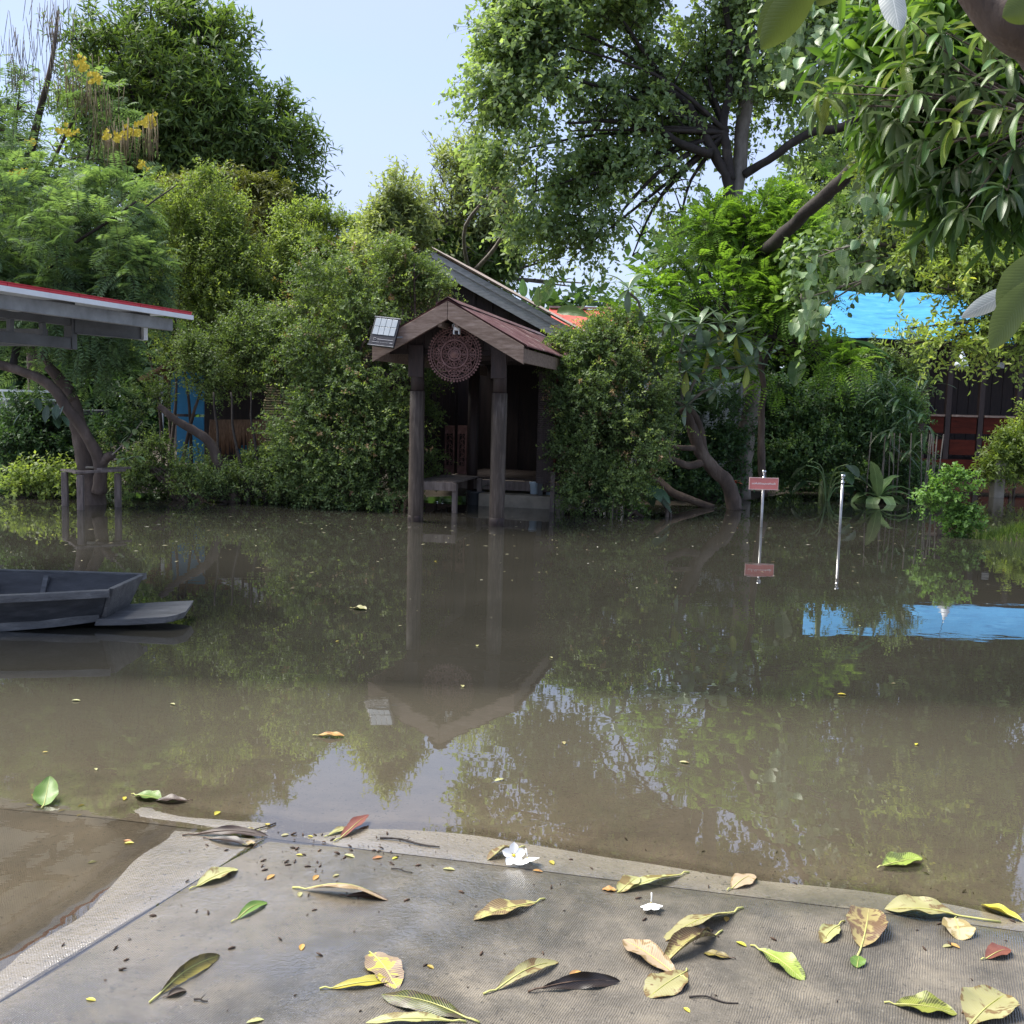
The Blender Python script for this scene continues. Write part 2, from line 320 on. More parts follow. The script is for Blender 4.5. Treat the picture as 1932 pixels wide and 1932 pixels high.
def concrete(name, ang, groove=.6, sand=0.5, glen=46, lift=1.0):
    m, N, L, out = nodes(name)
    tc = N.new('ShaderNodeTexCoord'); P = tc.outputs['Object']
    def noise_(sc, det=5, ro=.6, dist=0, vec=P):
        n = N.new('ShaderNodeTexNoise'); n.inputs['Scale'].default_value = sc; n.inputs['Detail'].default_value = det
        n.inputs['Roughness'].default_value = ro; n.inputs['Distortion'].default_value = dist; L.new(vec, n.inputs['Vector']); return n.outputs['Fac']
    def mth(op, a, b=None, c=None, cl=False):
        x = N.new('ShaderNodeMath'); x.operation = op; x.use_clamp = cl
        for i, v in enumerate((a, b, c)):
            if v is None: continue
            if isinstance(v, (int, float)): x.inputs[i].default_value = v
            else: L.new(v, x.inputs[i])
        return x.outputs[0]
    def mr(v, a, b, c, d):
        x = N.new('ShaderNodeMapRange'); L.new(v, x.inputs['Value'])
        for k, q in zip(('From Min', 'From Max', 'To Min', 'To Max'), (a, b, c, d)): x.inputs[k].default_value = q
        return x.outputs[0]
    def mix(f, a, b):
        x = N.new('ShaderNodeMix'); x.data_type = 'RGBA'; L.new(f, x.inputs['Factor']); L.new(a, x.inputs['A'])
        if isinstance(b, tuple): x.inputs['B'].default_value = (*b, 1)
        else: L.new(b, x.inputs['B'])
        return x.outputs['Result']
    wa = N.new('ShaderNodeAttribute'); wa.attribute_name = 'wet'
    sa = N.new('ShaderNodeAttribute'); sa.attribute_name = 'silt_brighten'
    r = ramp(N, [(.3, (.062, .054, .042)), (.5, (.118, .102, .080)), (.72, (.20, .172, .13))]); L.new(noise_(6, 8, .75), r.inputs['Fac'])
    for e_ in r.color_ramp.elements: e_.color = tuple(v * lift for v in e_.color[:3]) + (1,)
    c = r.outputs[0]
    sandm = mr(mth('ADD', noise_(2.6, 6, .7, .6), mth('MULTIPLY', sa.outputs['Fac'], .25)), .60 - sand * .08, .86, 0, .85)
    c = mix(sandm, c, (.30, .25, .18))
    dark = mr(noise_(1.5, 7, .75, .5), .46, .62, 0, .65); c = mix(dark, c, (.040, .037, .030))
    c = mix(mth('MULTIPLY', sa.outputs['Fac'], mr(noise_(4, 6, .7, .5), .3, .7, .25, .8)), c, (.36, .31, .235))  # settled silt, its colour paled to replace light lost through the water
    sp = mr(noise_(70, 2, .5), .64, .70, 0, .7); c = mix(sp, c, (.04, .035, .03))
    sp2 = mr(noise_(120, 2, .5), .62, .70, 0, .5); c = mix(sp2, c, (.26, .24, .20))
    wet = mth('MULTIPLY', mth('ADD', wa.outputs['Fac'], mth('MULTIPLY', mth('SUBTRACT', noise_(3.2, 6, .7, .3), .5), 1.1), None, True), mth('MULTIPLY', wa.outputs['Fac'], 6, None, True))
    mp = N.new('ShaderNodeMapping'); mp.inputs['Rotation'].default_value = (0, 0, ang); L.new(P, mp.inputs['Vector'])
    wv = N.new('ShaderNodeTexWave'); wv.wave_type = 'BANDS'; wv.bands_direction = 'X'; wv.inputs['Scale'].default_value = glen
    wv.inputs['Distortion'].default_value = 4.5; wv.inputs['Detail'].default_value = 3; wv.inputs['Detail Scale'].default_value = .5
    L.new(mp.outputs[0], wv.inputs['Vector'])
    gv = mth('MULTIPLY', wv.outputs['Fac'], mr(noise_(2.6, 5, .7), .38, .62, .1, 1))
    c = mix(mth('MULTIPLY', mth('SUBTRACT', 1, gv, None, True), .42 * groove), c, (.035, .032, .028))
    dk = N.new('ShaderNodeMix'); dk.data_type = 'RGBA'; dk.blend_type = 'MULTIPLY'; L.new(mr(wet, .2, .8, 0, .45), dk.inputs['Factor']); L.new(c, dk.inputs['A']); dk.inputs['B'].default_value = (.6, .6, .61, 1); c = dk.outputs['Result']
    b = N.new('ShaderNodeBsdfPrincipled'); L.new(c, b.inputs['Base Color'])
    L.new(mr(wet, .25, .85, .55, .16), b.inputs['Roughness'])
    b.inputs['Specular IOR Level'].default_value = .5
    hgt = mth('ADD', mth('MULTIPLY', gv, groove), mth('ADD', mth('MULTIPLY', noise_(45, 6, .75), .9), mth('MULTIPLY', noise_(150, 3, .6), .4)))
    bp = N.new('ShaderNodeBump'); bp.inputs['Distance'].default_value = .0035
    L.new(mr(wet, .4, 1.0, .9, .5), bp.inputs['Strength']); L.new(hgt, bp.inputs['Height']); L.new(bp.outputs[0], b.inputs['Normal'])
    L.new(mr(wet, .2, .75, .15, 1.0), b.inputs['Coat Weight']); b.inputs['Coat IOR'].default_value = 2.5; b.inputs['Coat Roughness'].default_value = .14
    bp2 = N.new('ShaderNodeBump'); bp2.inputs['Distance'].default_value = .0026; bp2.inputs['Strength'].default_value = .85
    L.new(mth('ADD', mth('MULTIPLY', gv, groove * .6), mth('ADD', noise_(75, 3, .6), mth('MULTIPLY', noise_(24, 3, .6), .8))), bp2.inputs['Height']); L.new(bp2.outputs[0], b.inputs['Coat Normal'])
    L.new(b.outputs[0], out.inputs['Surface'])
    return m
DA = math.atan2((onz(470,1600) - onz(0,1890)).x, (onz(470,1600) - onz(0,1890)).y)
def wetf(x, y):
    h = Hraw(x, y); return np.clip(1.3 - h / .0185 , 0, 1) * .95 * (1 - sstep(-h, .0015, .005))
def silt_brightenf(x, y):
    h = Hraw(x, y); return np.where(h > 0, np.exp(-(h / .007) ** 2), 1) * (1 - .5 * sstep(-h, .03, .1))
AT = {'wet': wetf, 'silt_brighten': silt_brightenf}
JB0, JB1 = onz(0, 1517), onz(1932, 1760); jb = (JB1 - JB0).normalized(); jn = Vector((-jb.y, jb.x, 0))
JA0, JA1 = onz(0, 1890), onz(470, 1601); ja = (JA1 - JA0).normalized()
dd = jb.x * (-ja.y) + ja.x * jb.y
tt = ((JA0.x - JB0.x) * (-ja.y) + ja.x * (JA0.y - JB0.y)) / (jb.x * (-ja.y) + ja.x * jb.y)
J = JB0 + jb * tt
ja_ = -ja
pave = empty('pavement', (0, 0, 0)); pave['kind'] = 'structure'
def slab(corners, mat, nx, ny):
    a, b, c, d = [np.array(p)[:2] for p in corners]
    gu, gv = .0032 / np.linalg.norm(b - a), .0032 / np.linalg.norm(d - a)
    u, v = np.meshgrid(np.linspace(gu, 1 - gu, nx), np.linspace(gv, 1 - gv, ny)); u = u[..., None]; v = v[..., None]
    P = (a * (1 - u) + b * u) * (1 - v) + (d * (1 - u) + c * u) * v
    # soft chipped edge: rim sits a little lower
    e = np.minimum(np.minimum(u, 1 - u)[..., 0] * np.linalg.norm(b - a), np.minimum(v, 1 - v)[..., 0] * np.linalg.norm(d - a))
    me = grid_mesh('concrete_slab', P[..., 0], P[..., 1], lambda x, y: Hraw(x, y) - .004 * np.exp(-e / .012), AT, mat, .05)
    return link('concrete_slab', me, pave)
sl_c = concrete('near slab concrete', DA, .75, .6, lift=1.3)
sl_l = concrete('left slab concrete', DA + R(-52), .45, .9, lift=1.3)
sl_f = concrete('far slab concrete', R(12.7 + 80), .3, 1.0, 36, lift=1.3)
back = 5.2
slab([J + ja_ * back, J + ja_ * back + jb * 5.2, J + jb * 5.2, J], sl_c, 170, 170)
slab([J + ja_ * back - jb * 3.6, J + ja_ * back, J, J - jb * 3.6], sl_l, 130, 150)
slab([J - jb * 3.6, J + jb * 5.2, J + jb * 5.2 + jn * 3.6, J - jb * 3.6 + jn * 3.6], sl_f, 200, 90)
xs = np.r_[-300, -150, -80, np.linspace(-45, -8, 30), np.linspace(-7, 9, 90), np.linspace(9.5, 45, 40), 80, 150, 300]
ys = np.r_[-60, -20, -5, np.linspace(-2, 8, 60), np.linspace(8.3, 24, 90), np.linspace(24.5, 50, 40), 80, 150, 320]
gm = grid_mesh('ground', xs, ys, lambda x, y: Hraw(x, y) - .03 * (1 - sstep(y, 6.5, 8)), {}, M['mud'])
tag(link('ground', gm), kind='structure')
def water_mat():
    m, N, L, out = nodes('flood water')
    tc = N.new('ShaderNodeTexCoord'); at_ = N.new('ShaderNodeAttribute'); at_.attribute_name = 'depth'
    def mth(op, a, b=None, cl=False):
        x = N.new('ShaderNodeMath'); x.operation = op; x.use_clamp = cl
        for i, v in enumerate((a, b)):
            if v is None: continue
            if isinstance(v, (int, float)): x.inputs[i].default_value = v
            else: L.new(v, x.inputs[i])
        return x.outputs[0]
    n1 = N.new('ShaderNodeTexNoise'); n1.inputs['Scale'].default_value = 1.1; n1.inputs['Detail'].default_value = 5; L.new(tc.outputs['Object'], n1.inputs['Vector'])
    r = ramp(N, [(.3, WCOL[0]), (.7, WCOL[1])]); L.new(n1.outputs['Fac'], r.inputs['Fac'])
    # silt stirred up in the shallows is browner
    sh = N.new('ShaderNodeMapRange'); L.new(at_.outputs['Fac'], sh.inputs['Value'])
    sh.inputs['From Min'].default_value = .02; sh.inputs['From Max'].default_value = .20; sh.inputs['To Min'].default_value = 1; sh.inputs['To Max'].default_value = 0
    cmx = N.new('ShaderNodeMix'); cmx.data_type = 'RGBA'; L.new(sh.outputs[0], cmx.inputs['Factor']); L.new(r.outputs[0], cmx.inputs['A']); cmx.inputs['B'].default_value = (*WCOL[2], 1)
    tr = N.new('ShaderNodeBsdfTransparent'); tr.inputs['Color'].default_value = (.98, .965, .93, 1)
    df = N.new('ShaderNodeBsdfDiffuse'); L.new(cmx.outputs['Result'], df.inputs['Color'])
    k = mth('MULTIPLY', at_.outputs['Fac'], -13.0); k = mth('SUBTRACT', 1, mth('EXPONENT', k), True)
    a = N.new('ShaderNodeMixShader'); L.new(k, a.inputs[0]); L.new(tr.outputs[0], a.inputs[1]); L.new(df.outputs[0], a.inputs[2])
    mp = N.new('ShaderNodeMapping'); mp.inputs['Scale'].default_value = (1, 1.7, 1); L.new(tc.outputs['Object'], mp.inputs['Vector'])
    w1 = N.new('ShaderNodeTexNoise'); w1.inputs['Scale'].default_value = 2.4; w1.inputs['Detail'].default_value = 2; L.new(mp.outputs[0], w1.inputs['Vector'])
    w2 = N.new('ShaderNodeTexNoise'); w2.inputs['Scale'].default_value = 16; w2.inputs['Detail'].default_value = 2; L.new(mp.outputs[0], w2.inputs['Vector'])
    w3 = N.new('ShaderNodeTexNoise'); w3.inputs['Scale'].default_value = .7; w3.inputs['Detail'].default_value = 3; L.new(tc.outputs['Object'], w3.inputs['Vector'])
    patch = N.new('ShaderNodeMapRange'); L.new(w3.outputs['Fac'], patch.inputs['Value'])
    for kk, q in zip(('From Min', 'From Max', 'To Min', 'To Max'), (.5, .72, .02, .35)): patch.inputs[kk].default_value = q
    hh = mth('ADD', mth('MULTIPLY', w1.outputs['Fac'], 1.0), mth('MULTIPLY', w2.outputs['Fac'], patch.outputs[0]))
    bp = N.new('ShaderNodeBump'); bp.inputs['Distance'].default_value = .0006; bp.inputs['Strength'].default_value = 1; L.new(hh, bp.inputs['Height'])
    gl = N.new('ShaderNodeBsdfGlossy'); gl.inputs['Roughness'].default_value = .0; L.new(bp.outputs[0], gl.inputs['Normal']); gl.inputs['Color'].default_value = (1, 1, 1, 1)
    fr = N.new('ShaderNodeFresnel'); fr.inputs['IOR'].default_value = 2.15; L.new(bp.outputs[0], fr.inputs['Normal'])
    s = N.new('ShaderNodeMixShader'); L.new(fr.outputs[0], s.inputs[0]); L.new(a.outputs[0], s.inputs[1]); L.new(gl.outputs[0], s.inputs[2])
    L.new(s.outputs[0], out.inputs['Surface'])
    return m
WCOL = ((.027, .026, .021), (.034, .032, .026), (.135, .120, .088))
xs = np.r_[-60, -30, -12, np.linspace(-6, 6, 190), 12, 30, 60]; ys = np.r_[-1, np.linspace(1, 8, 130), np.linspace(8.4, 30, 40), 45, 70]
wm = grid_mesh('water', xs, ys, lambda x, y: x * 0, {'depth': lambda x, y: np.maximum(0, -Hraw(x, y)) + (y > 30) * .3}, water_mat())
tag(link('water', wm), kind='structure')
# ------------------------------------------------------------------ foliage builder
def nrm(v): return v / np.maximum(np.linalg.norm(v, axis=-1, keepdims=True), 1e-9)
def foliage(name, clumps, n, L, nl, ll, lw, mat, parent, up=.3, droop=.15, spread=.7, shell=.45, seed=0, gate=0., gsc=1.2,
            flat=.6, hang=0., style='spray', zs=1., dscale=.85, stem=None, outd=.7, hexa=False, zmin=None, tb=.0, kind=None):
    """leafy twigs spread through ellipsoid clumps; one mesh of many small folded leaves"""
    r = np.random.RandomState(seed + 11)
    C = np.array([[*at(c[0], c[1], c[3])] for c in clumps]); Rr = np.array([c[2] * c[3] / 1932 for c in clumps])
    Wt = np.array([c[4] if len(c) > 4 else 1. for c in clumps]) * Rr ** 2; Wt /= Wt.sum()
    k = r.choice(len(C), n, p=Wt); u = nrm(r.normal(size=(n, 3)) + [0, 0, .25]); f = shell + (1 - shell) * r.rand(n) ** .6
    lump = 1 + .22 * np.sin(u[:, 0] * 5 + k * 1.7) * np.sin(u[:, 2] * 6 + k * 2.3) + .10 * r.normal(size=n)
    p = C[k] + u * (Rr[k] * f * lump)[:, None] * [1, dscale, zs]
    if gate > 0:
        g = 0
        for i in range(5):
            kv = r.normal(size=3); kv *= gsc * (1.5 + 1.2 * i) / np.linalg.norm(kv); g = g + np.sin(p @ kv + r.rand() * 6.28)
        keep = g > (gate - .5) * 3; p, u, k = p[keep], u[keep], k[keep]
    if zmin is not None:
        keep = p[:, 2] > zmin + r.rand(len(p)) * .1; p, u, k = p[keep], u[keep], k[keep]
    n = len(p)
    d = nrm(u * outd + np.array([0, 0, up]) + r.normal(size=(n, 3)) * .45)
    LL = L * (.6 + .7 * r.rand(n)); tw = np.clip(.5 * r.rand(n) + .25 + .16 * sum(np.sin(p @ (r.normal(size=3) * (1.6 + .9 * q)) + q) for q in range(4)), 0, 1)
    s = nrm(np.cross(d, r.normal(size=(n, 3)) if style == 'spray' else nrm(np.array([0, 0, 1.]) + .3 * r.normal(size=(n, 3)))))
    t = (np.arange(nl) + .7) / nl; sg = np.where(np.arange(nl) % 2, 1., -1.)
    if style == 'pinnate': t = (np.arange(nl) // 2 + .8) / (nl / 2)
    base = p[:, None] + d[:, None] * (LL[:, None] * t)[..., None]; base[..., 2] -= droop * LL[:, None] * t ** 2
    rn = r.normal(size=(n, nl, 3))
    if style == 'pinnate':
        ld = nrm(d[:, None] * (1 - spread) + s[:, None] * sg[None, :, None] * spread + rn * .08 - np.array([0, 0, hang]))
        up_ = nrm(np.cross(s, d)); up_ = up_ * np.where(up_[:, 2:] < 0, -1, 1)
        nn = up_[:, None] + rn * .15; ls = (np.sin(np.pi * np.clip(t, .1, .93)) ** .5)[None] * (.9 + .2 * r.rand(n, 1))
    else:
        ang = np.arange(nl) * 2.4; s2 = np.cross(s, d)
        sv = s[:, None] * np.cos(ang)[None, :, None] + s2[:, None] * np.sin(ang)[None, :, None]
        ld = nrm(d[:, None] * (1 - spread) + sv * spread + rn * .25 - np.array([0, 0, hang]))
        nn = np.array([0, 0, 1.]) * flat + r.normal(size=(n, nl, 3)) * (1 - flat) + u[:, None] * .35; ls = .65 + .6 * r.rand(n, nl)
    sd_ = nrm(np.cross(nn, ld)); nr = np.cross(ld, sd_)
    b = base.reshape(-1, 3); ld = ld.reshape(-1, 3); sd_ = sd_.reshape(-1, 3); nr = nr.reshape(-1, 3)
    ls = np.broadcast_to(ls, (n, nl)).reshape(-1, 1); m = len(b)
    tip = b + ld * ll * ls - nr * ll * ls * .12
    if hexa:
        q = [b]
        for tt_, ww in ((.28, .85), (.65, .8)):
            for sgn in (1, -1): q.append(b + ld * ll * ls * tt_ + sd_ * sgn * lw * ww * .5 * ls + nr * lw * .16)
        q.append(tip); co = np.stack(q, 1).reshape(-1, 3); i = np.arange(m)[:, None] * 6
        Q = np.concatenate([i + [0, 1, 3, 5], i + [0, 5, 4, 2]], 0)
        tint = np.tile(np.clip(.5 * tw.repeat(nl) + .5 * r.rand(m) + tb, 0, 1), 2)
    else:
        a1 = b + ld * ll * ls * .42 + sd_ * lw * .5 * ls + nr * lw * .14; a2 = b + ld * ll * ls * .42 - sd_ * lw * .5 * ls + nr * lw * .14
        co = np.stack([b, a1, tip, a2], 1).reshape(-1, 3); Q = np.arange(m)[:, None] * 4 + [0, 1, 2, 3]
        tint = np.clip(.5 * tw.repeat(nl) + .5 * r.rand(m) + tb, 0, 1)
    mats = [mat]; midx = None
    if stem:
        w = stem; b0 = len(co); e = p + d * LL[:, None]; e[:, 2] -= droop * LL
        p0 = p - d * LL[:, None] * .3
        co = np.r_[co, np.stack([p0 - s * w, p0 + s * w, e + s * w * .4, e - s * w * .4], 1).reshape(-1, 3)]
        Q = np.r_[Q, b0 + np.arange(n)[:, None] * 4 + [0, 1, 2, 3]]; tint = np.r_[tint, np.zeros(n)]
        mats.append(M['darkbark']); midx = np.r_[np.zeros(len(Q) - n), np.ones(n)]
    if parent is not None: co = co - np.array(parent.location)
    me = mesh_arr(name, co, Q, tint, mats, midx)
    o = link(name, me, parent)
    FSTAT.append((name, len(Q))); o['kind'] = kind or 'stuff'
    return o
FSTAT = []
def plant(name, base, label, cat, group=None):
    return empty(name, base, 0, label, cat, group)
def limb(name, parent, pts, rad, mat, n=9, sub=5, wob=.25, jit=.0):
    """pts: (px, py, Y) through the photo's directions; built in world units under its tree"""
    P = [at(*p) if len(p) == 3 else Vector(p[:3]) for p in pts]; P = smooth_path(P, sub)
    P = [p + Vector((noise.noise(p * 2.1), noise.noise(p * 2.1 + Vector((9, 0, 0))), 0)) * jit for p in P]
    k = len(P); rr = [rad[0] + (rad[1] - rad[0]) * (i / (k - 1)) for i in range(k)]
    mb = MB(); o0 = Vector(parent.location); mb.tube([p - o0 for p in P], rr, n, wob=wob)
    return mb.build(name, mat, parent)
def twigs(parent, origin, clumps, rad, mat, seed=0, sub=3, name='branches', cnt=1, spreadr=.5):
    """limbs from an origin to each clump, forking into a few lesser ones"""
    rs = random.Random(seed); mb = MB(); o0 = Vector(parent.location); O = Vector(origin)
    for c in clumps:
        ce = at(c[0], c[1], c[3]); rr = c[2] * c[3] / 1932
        for _ in range(cnt):
            e = ce + Vector((rs.uniform(-1, 1), rs.uniform(-1, 1), rs.uniform(-.6, .9))) * rr * spreadr
            mid = O.lerp(e, .5) + Vector((rs.uniform(-1, 1), rs.uniform(-1, 1), rs.uniform(-.2, .5))) * (e - O).length * .12
            P = smooth_path([O, mid, e], 5)
            mb.tube([p - o0 for p in P], [rad * (1 - .8 * i / (len(P) - 1)) for i in range(len(P))], 6, wob=.2)
            for j in range(4):
                s0 = P[rs.randint(4, len(P) - 1)]; e2 = s0 + Vector((rs.uniform(-1, 1), rs.uniform(-1, 1), rs.uniform(-.5, 1))) * rr * .8
                Q = smooth_path([s0, s0.lerp(e2, .5) + Vector((0, 0, rr * .1)), e2], 3)
                mb.tube([p - o0 for p in Q], [rad * .35 * (1 - .8 * i / (len(Q) - 1)) for i in range(len(Q))], 4, wob=0)
    return mb.build(name, mat, parent)
# ------------------------------------------------------------------ porch (own frame: x right, y into the picture, z up)
PA = R(12.7)
PO = (onz(779, 984) + onz(941, 991)) / 2; PO.z = 0
porch = empty('entrance_porch', PO, -PA, 'small gabled wooden porch on round dark posts standing in the flood water', 'porch')
PM = Matrix.Translation(PO) @ Matrix.Rotation(-PA, 4, 'Z')
PI_ = PM.inverted()
def loc(px, py, ly):         # porch-frame point on the plane y=ly seen at that photo direction
    o = PI_ @ CP; d = PI_.to_3x3() @ ray(px, py); return o + d * ((ly - o.y) / d.y)
HX = .575
for i, sx in enumerate((-HX, HX)):
    mb = MB(); ztop = 2.36
    mb.tube([(sx, 0, z) for z in (-.45, .3, .9, 1.4, 1.78)], [.108, .105, .104, .103, .103], 20, wob=.05)
    c = mb.build('post', M['column'], porch)
    mb = MB(); mb.tube([(sx, 0, z) for z in (-.1, .05, .10 + .02 * sx)], [.1085, .1075, .1068], 20, wob=.05); mb.build('wet_band', M['darkwood'], c)
    mb = MB(); mb.tube([(sx, 0, z) for z in (1.775, 2.0, 2.3)], [.092, .09, .088], 18, wob=.04); mb.build('post_top', M['darkwood'], c)
    mb = MB(); a = .105; mb.box(sx - a, sx + a, -.105, -.05, 1.97, 2.40); mb.build('post_bracket', M['darkwood'], porch, .006)
# scar of old paint on the right post
FR = -.48; AP = loc(846, 568, FR).z; EV = AP - .56; hs = 1.02; cx = loc(846, 568, FR).x
def gy(x): return AP - abs(x - cx) / hs * (AP - EV)
for sgn in (-1, 1):
    mb = MB(); x1 = cx + sgn * hs; bh = .235; mx = cx + sgn * .003
    vs = []
    for y in (FR - .035, FR):
        vs += [(mx, y, AP), (x1, y, EV), (x1, y, EV - bh), (mx, y, AP - bh)]
    mb.add(vs, [(0, 1, 2, 3), (7, 6, 5, 4), (0, 4, 5, 1), (1, 5, 6, 2), (2, 6, 7, 3), (3, 7, 4, 0)])
    mb.build('bargeboard', M['barge'], porch, .004)
RL = 5.6
def corr_roof(name, x0, z0, x1, z1, y0, y1, amp, pitch, mat, parent, sheets=3, ny=None):
    """corrugated sheets, ridges running down the slope"""
    sx = 10; n = max(2, int((y1 - y0) / pitch * 8 / sheets)); out = []
    for s in range(sheets):
        ya, yb = y0 + (y1 - y0) * s / sheets - (.03 if s else 0), y0 + (y1 - y0) * (s + 1) / sheets
        U, V = np.meshgrid(np.linspace(0, 1, sx), np.linspace(0, 1, n)); Y = ya + (yb - ya) * V
        Z = z0 + (z1 - z0) * U + amp * np.sin(Y / pitch * 2 * math.pi) + .006 * (s % 2) - .006 * np.sin(U * math.pi) ; X = x0 + (x1 - x0) * U
        co = np.stack([X, Y, Z], 2).reshape(-1, 3); lo = co - [0, 0, .006]; idx = np.arange(n * sx).reshape(n, sx); N0 = n * sx
        q = np.stack([idx[:-1, :-1], idx[:-1, 1:], idx[1:, 1:], idx[1:, :-1]], 2).reshape(-1, 4)
        me = mesh_arr(name, np.r_[co, lo], np.r_[q, q[:, ::-1] + N0], mats=[mat]); me.polygons.foreach_set('use_smooth', [True] * len(me.polygons))
        out.append(link(name, me, parent))
    return out
for sgn in (-1, 1):
    corr_roof('roof_sheet', cx, AP + .025, cx + sgn * (hs + .04), EV + .005, FR - .02, RL, .012, .076, M['maroon'], porch, 6)
    mb = MB(); xe = cx + sgn * (hs - .02); mb.box(xe - .015, xe + .015, FR + .002, RL - .1, EV - .21, EV - .03); mb.build('eave_board', M['barge'], porch)
mb = MB()
for sgn in (-1, 1):
    mb.add([(cx, FR - .04, AP + .055), (cx + sgn * .16, FR - .04, AP - .035), (cx + sgn * .16, RL, AP - .035), (cx, RL, AP + .055),
            (cx, FR - .04, AP + .049), (cx + sgn * .16, FR - .04, AP - .041), (cx + sgn * .16, RL, AP - .041), (cx, RL, AP + .049)],
           [(0, 1, 2, 3), (7, 6, 5, 4), (0, 4, 5, 1), (1, 5, 6, 2), (3, 2, 6, 7)])
mb.build('ridge_cap', M['maroon'], porch)
# gable wall of upright planks, tie beam, purlin ends
pw = .118
nplk = int(2 * (hs - .1) / pw)
for i in range(nplk):
    x0 = cx - hs + .1 + i * pw; x1 = x0 + pw - .008; zb = 2.35 + random.uniform(-.004, .004)
    za, zc = min(gy(x0), gy(x0)) - .14, gy(x1) - .14
    if max(za, zc) < zb + .02: continue
    za, zc = max(za, zb + .005), max(zc, zb + .005)
    mb = MB(); y0 = -.06 - random.uniform(0, .006)
    vs = [(x0, y0, zb), (x1, y0, zb), (x1, y0, zc), (x0, y0, za), (x0, y0 + .02, zb), (x1, y0 + .02, zb), (x1, y0 + .02, zc), (x0, y0 + .02, za)]
    mb.add(vs, [(0, 1, 2, 3), (7, 6, 5, 4), (0, 4, 5, 1), (1, 5, 6, 2), (2, 6, 7, 3), (3, 7, 4, 0)]); mb.build('plank', M['darkwood'], porch)
mb = MB(); mb.box(cx - hs + .06, cx + hs - .06, .0, .09, 2.28, 2.40); mb.build('tie_beam', M['darkwood'], porch)
for x in (cx - .14, cx + .085):
    mb = MB(); mb.box(x, x + .05, FR + .01, -.03, AP - .33, AP - .26); mb.build('purlin', M['barge'], porch)
for sx in (-HX, HX):
    for y in (3.0,):
        mb = MB(); mb.tube([(sx * 1.02, y, -.4), (sx * 1.02, y, 2.3)], .09, 12, wob=.05); mb.build('post', M['darkwood'], porch)
for y in (1.6, 3.0):
    mb = MB(); mb.box(cx - hs + .1, cx + hs - .1, y - .04, y + .04, 2.28, 2.38); mb.build('tie_beam', M['darkwood'], porch)
# deck, side deck, steps
dk = empty('wooden_deck', PM @ Vector((0, 0, 0)), -PA, 'dark raised timber deck with a cement step inside the porch', 'deck')
for i in range(14):
    x0 = -1.0 + i * .16; mb = MB(); mb.box(x0, x0 + .152, 3.0, 5.4, .40, .425 + random.uniform(0, .004)); mb.build('deck_board', M['darkwood'], dk)
mb = MB(); mb.box(-1.05, 1.25, 2.93, 2.995, .24, .395); mb.build('front_beam', M['oldwood'], dk, .004)
mb = MB(); mb.box(-.35, 1.0, 2.55, 2.92, -.3, .20); mb.build('step', M['cement'], dk, .008)
for i in range(5):
    mb = MB(); x0 = -1.05 + i * .125; mb.box(x0, x0 + .118, 1.3, 2.9, .435, .458); mb.build('deck_board', M['oldwood'], dk)
mb = MB(); mb.box(-1.05, -.36, 1.26, 1.295, .33, .455); mb.build('front_beam', M['oldwood'], dk, .004)
for x, y in ((-.40, 1.34), (-.98, 1.34), (-.40, 2.8), (.93, 2.2)):
    mb = MB(); mb.box(x - .035, x + .035, y - .035, y + .035, -.45, .43 if x < 0 else .62); mb.build('leg', M['oldwood'], dk)
# dark interior: back wall planks, carved panels
hut = empty('timber_house', PM @ Vector((0, 9.8, 0)), -PA, 'old dark timber house behind the porch with long silvered bargeboard and rusty roof', 'house')
HM = PM @ Matrix.Translation((0, 9.8, 0)); HI = HM.inverted()
def hloc(px, py, ly):
    o = HI @ CP; d = HI.to_3x3() @ ray(px, py); return o + d * ((ly - o.y) / d.y)
for i in range(26):
    x0 = -2.6 + i * .2; x1 = x0 + .19
    if x0 > 1.1: continue
    mb = MB(); y0 = 2.35 - 6.6 + (i % 2) * .022; mb.box(x0 - .01, x1 + .02, y0, y0 + .02, .3, 2.9); mb.build('plank', M['darkwood'], hut)
for i in range(20):
    mb = MB(); y0 = -8.0 + i * .19; mb.box(-1.62 + (i % 2) * .02, -1.60 + (i % 2) * .02, y0 - .01, y0 + .19, .3, 2.42); mb.build('plank', M['darkwood'], hut)
for i in range(11):
    mb = MB(); y0 = -6.3 + i * .19; mb.box(1.26 + (i % 2) * .02, 1.28 + (i % 2) * .02, y0 - .01, y0 + .19, .3, 1.0 if i < 8 else 2.42); mb.build('plank', M['darkwood'], hut)
A_, B_ = hloc(772, 447, -.25), hloc(1135, 648, -.25)
ridge_x, ridge_z = A_.x, A_.z
slope = (A_.z - B_.z) / (B_.x - A_.x)
def bb(x0, x1, dz0, dz1, y0, y1, name, mat, sg=1):
    mb = MB(); z = lambda x: ridge_z - abs(x - ridge_x) * slope
    vs = []
    for y in (y0, y1): vs += [(x0, y, z(x0) + dz0), (x1, y, z(x1) + dz0), (x1, y, z(x1) + dz1), (x0, y, z(x0) + dz1)]
    mb.add(vs, [(0, 1, 2, 3), (7, 6, 5, 4), (0, 4, 5, 1), (1, 5, 6, 2), (2, 6, 7, 3), (3, 7, 4, 0)]); return mb.build(name, mat, hut, .005)
for sgn in (-1, 1):
    L_ = 5.0 * sgn
    bb(ridge_x + .004 * sgn, ridge_x + L_, -.03, -.18, -.34, -.29, 'bargeboard', M['greywood'])
    bb(ridge_x + .004 * sgn, ridge_x + L_, -.16, -.43, -.285, -.25, 'bargeboard', M['greywood'])
    corr_roof('roof_sheet', ridge_x, ridge_z + .03, ridge_x + L_ * 1.02, ridge_z - abs(L_) * 1.02 * slope + .03, -.42, 6.0, .018, .11, M['rust'], hut, 6)
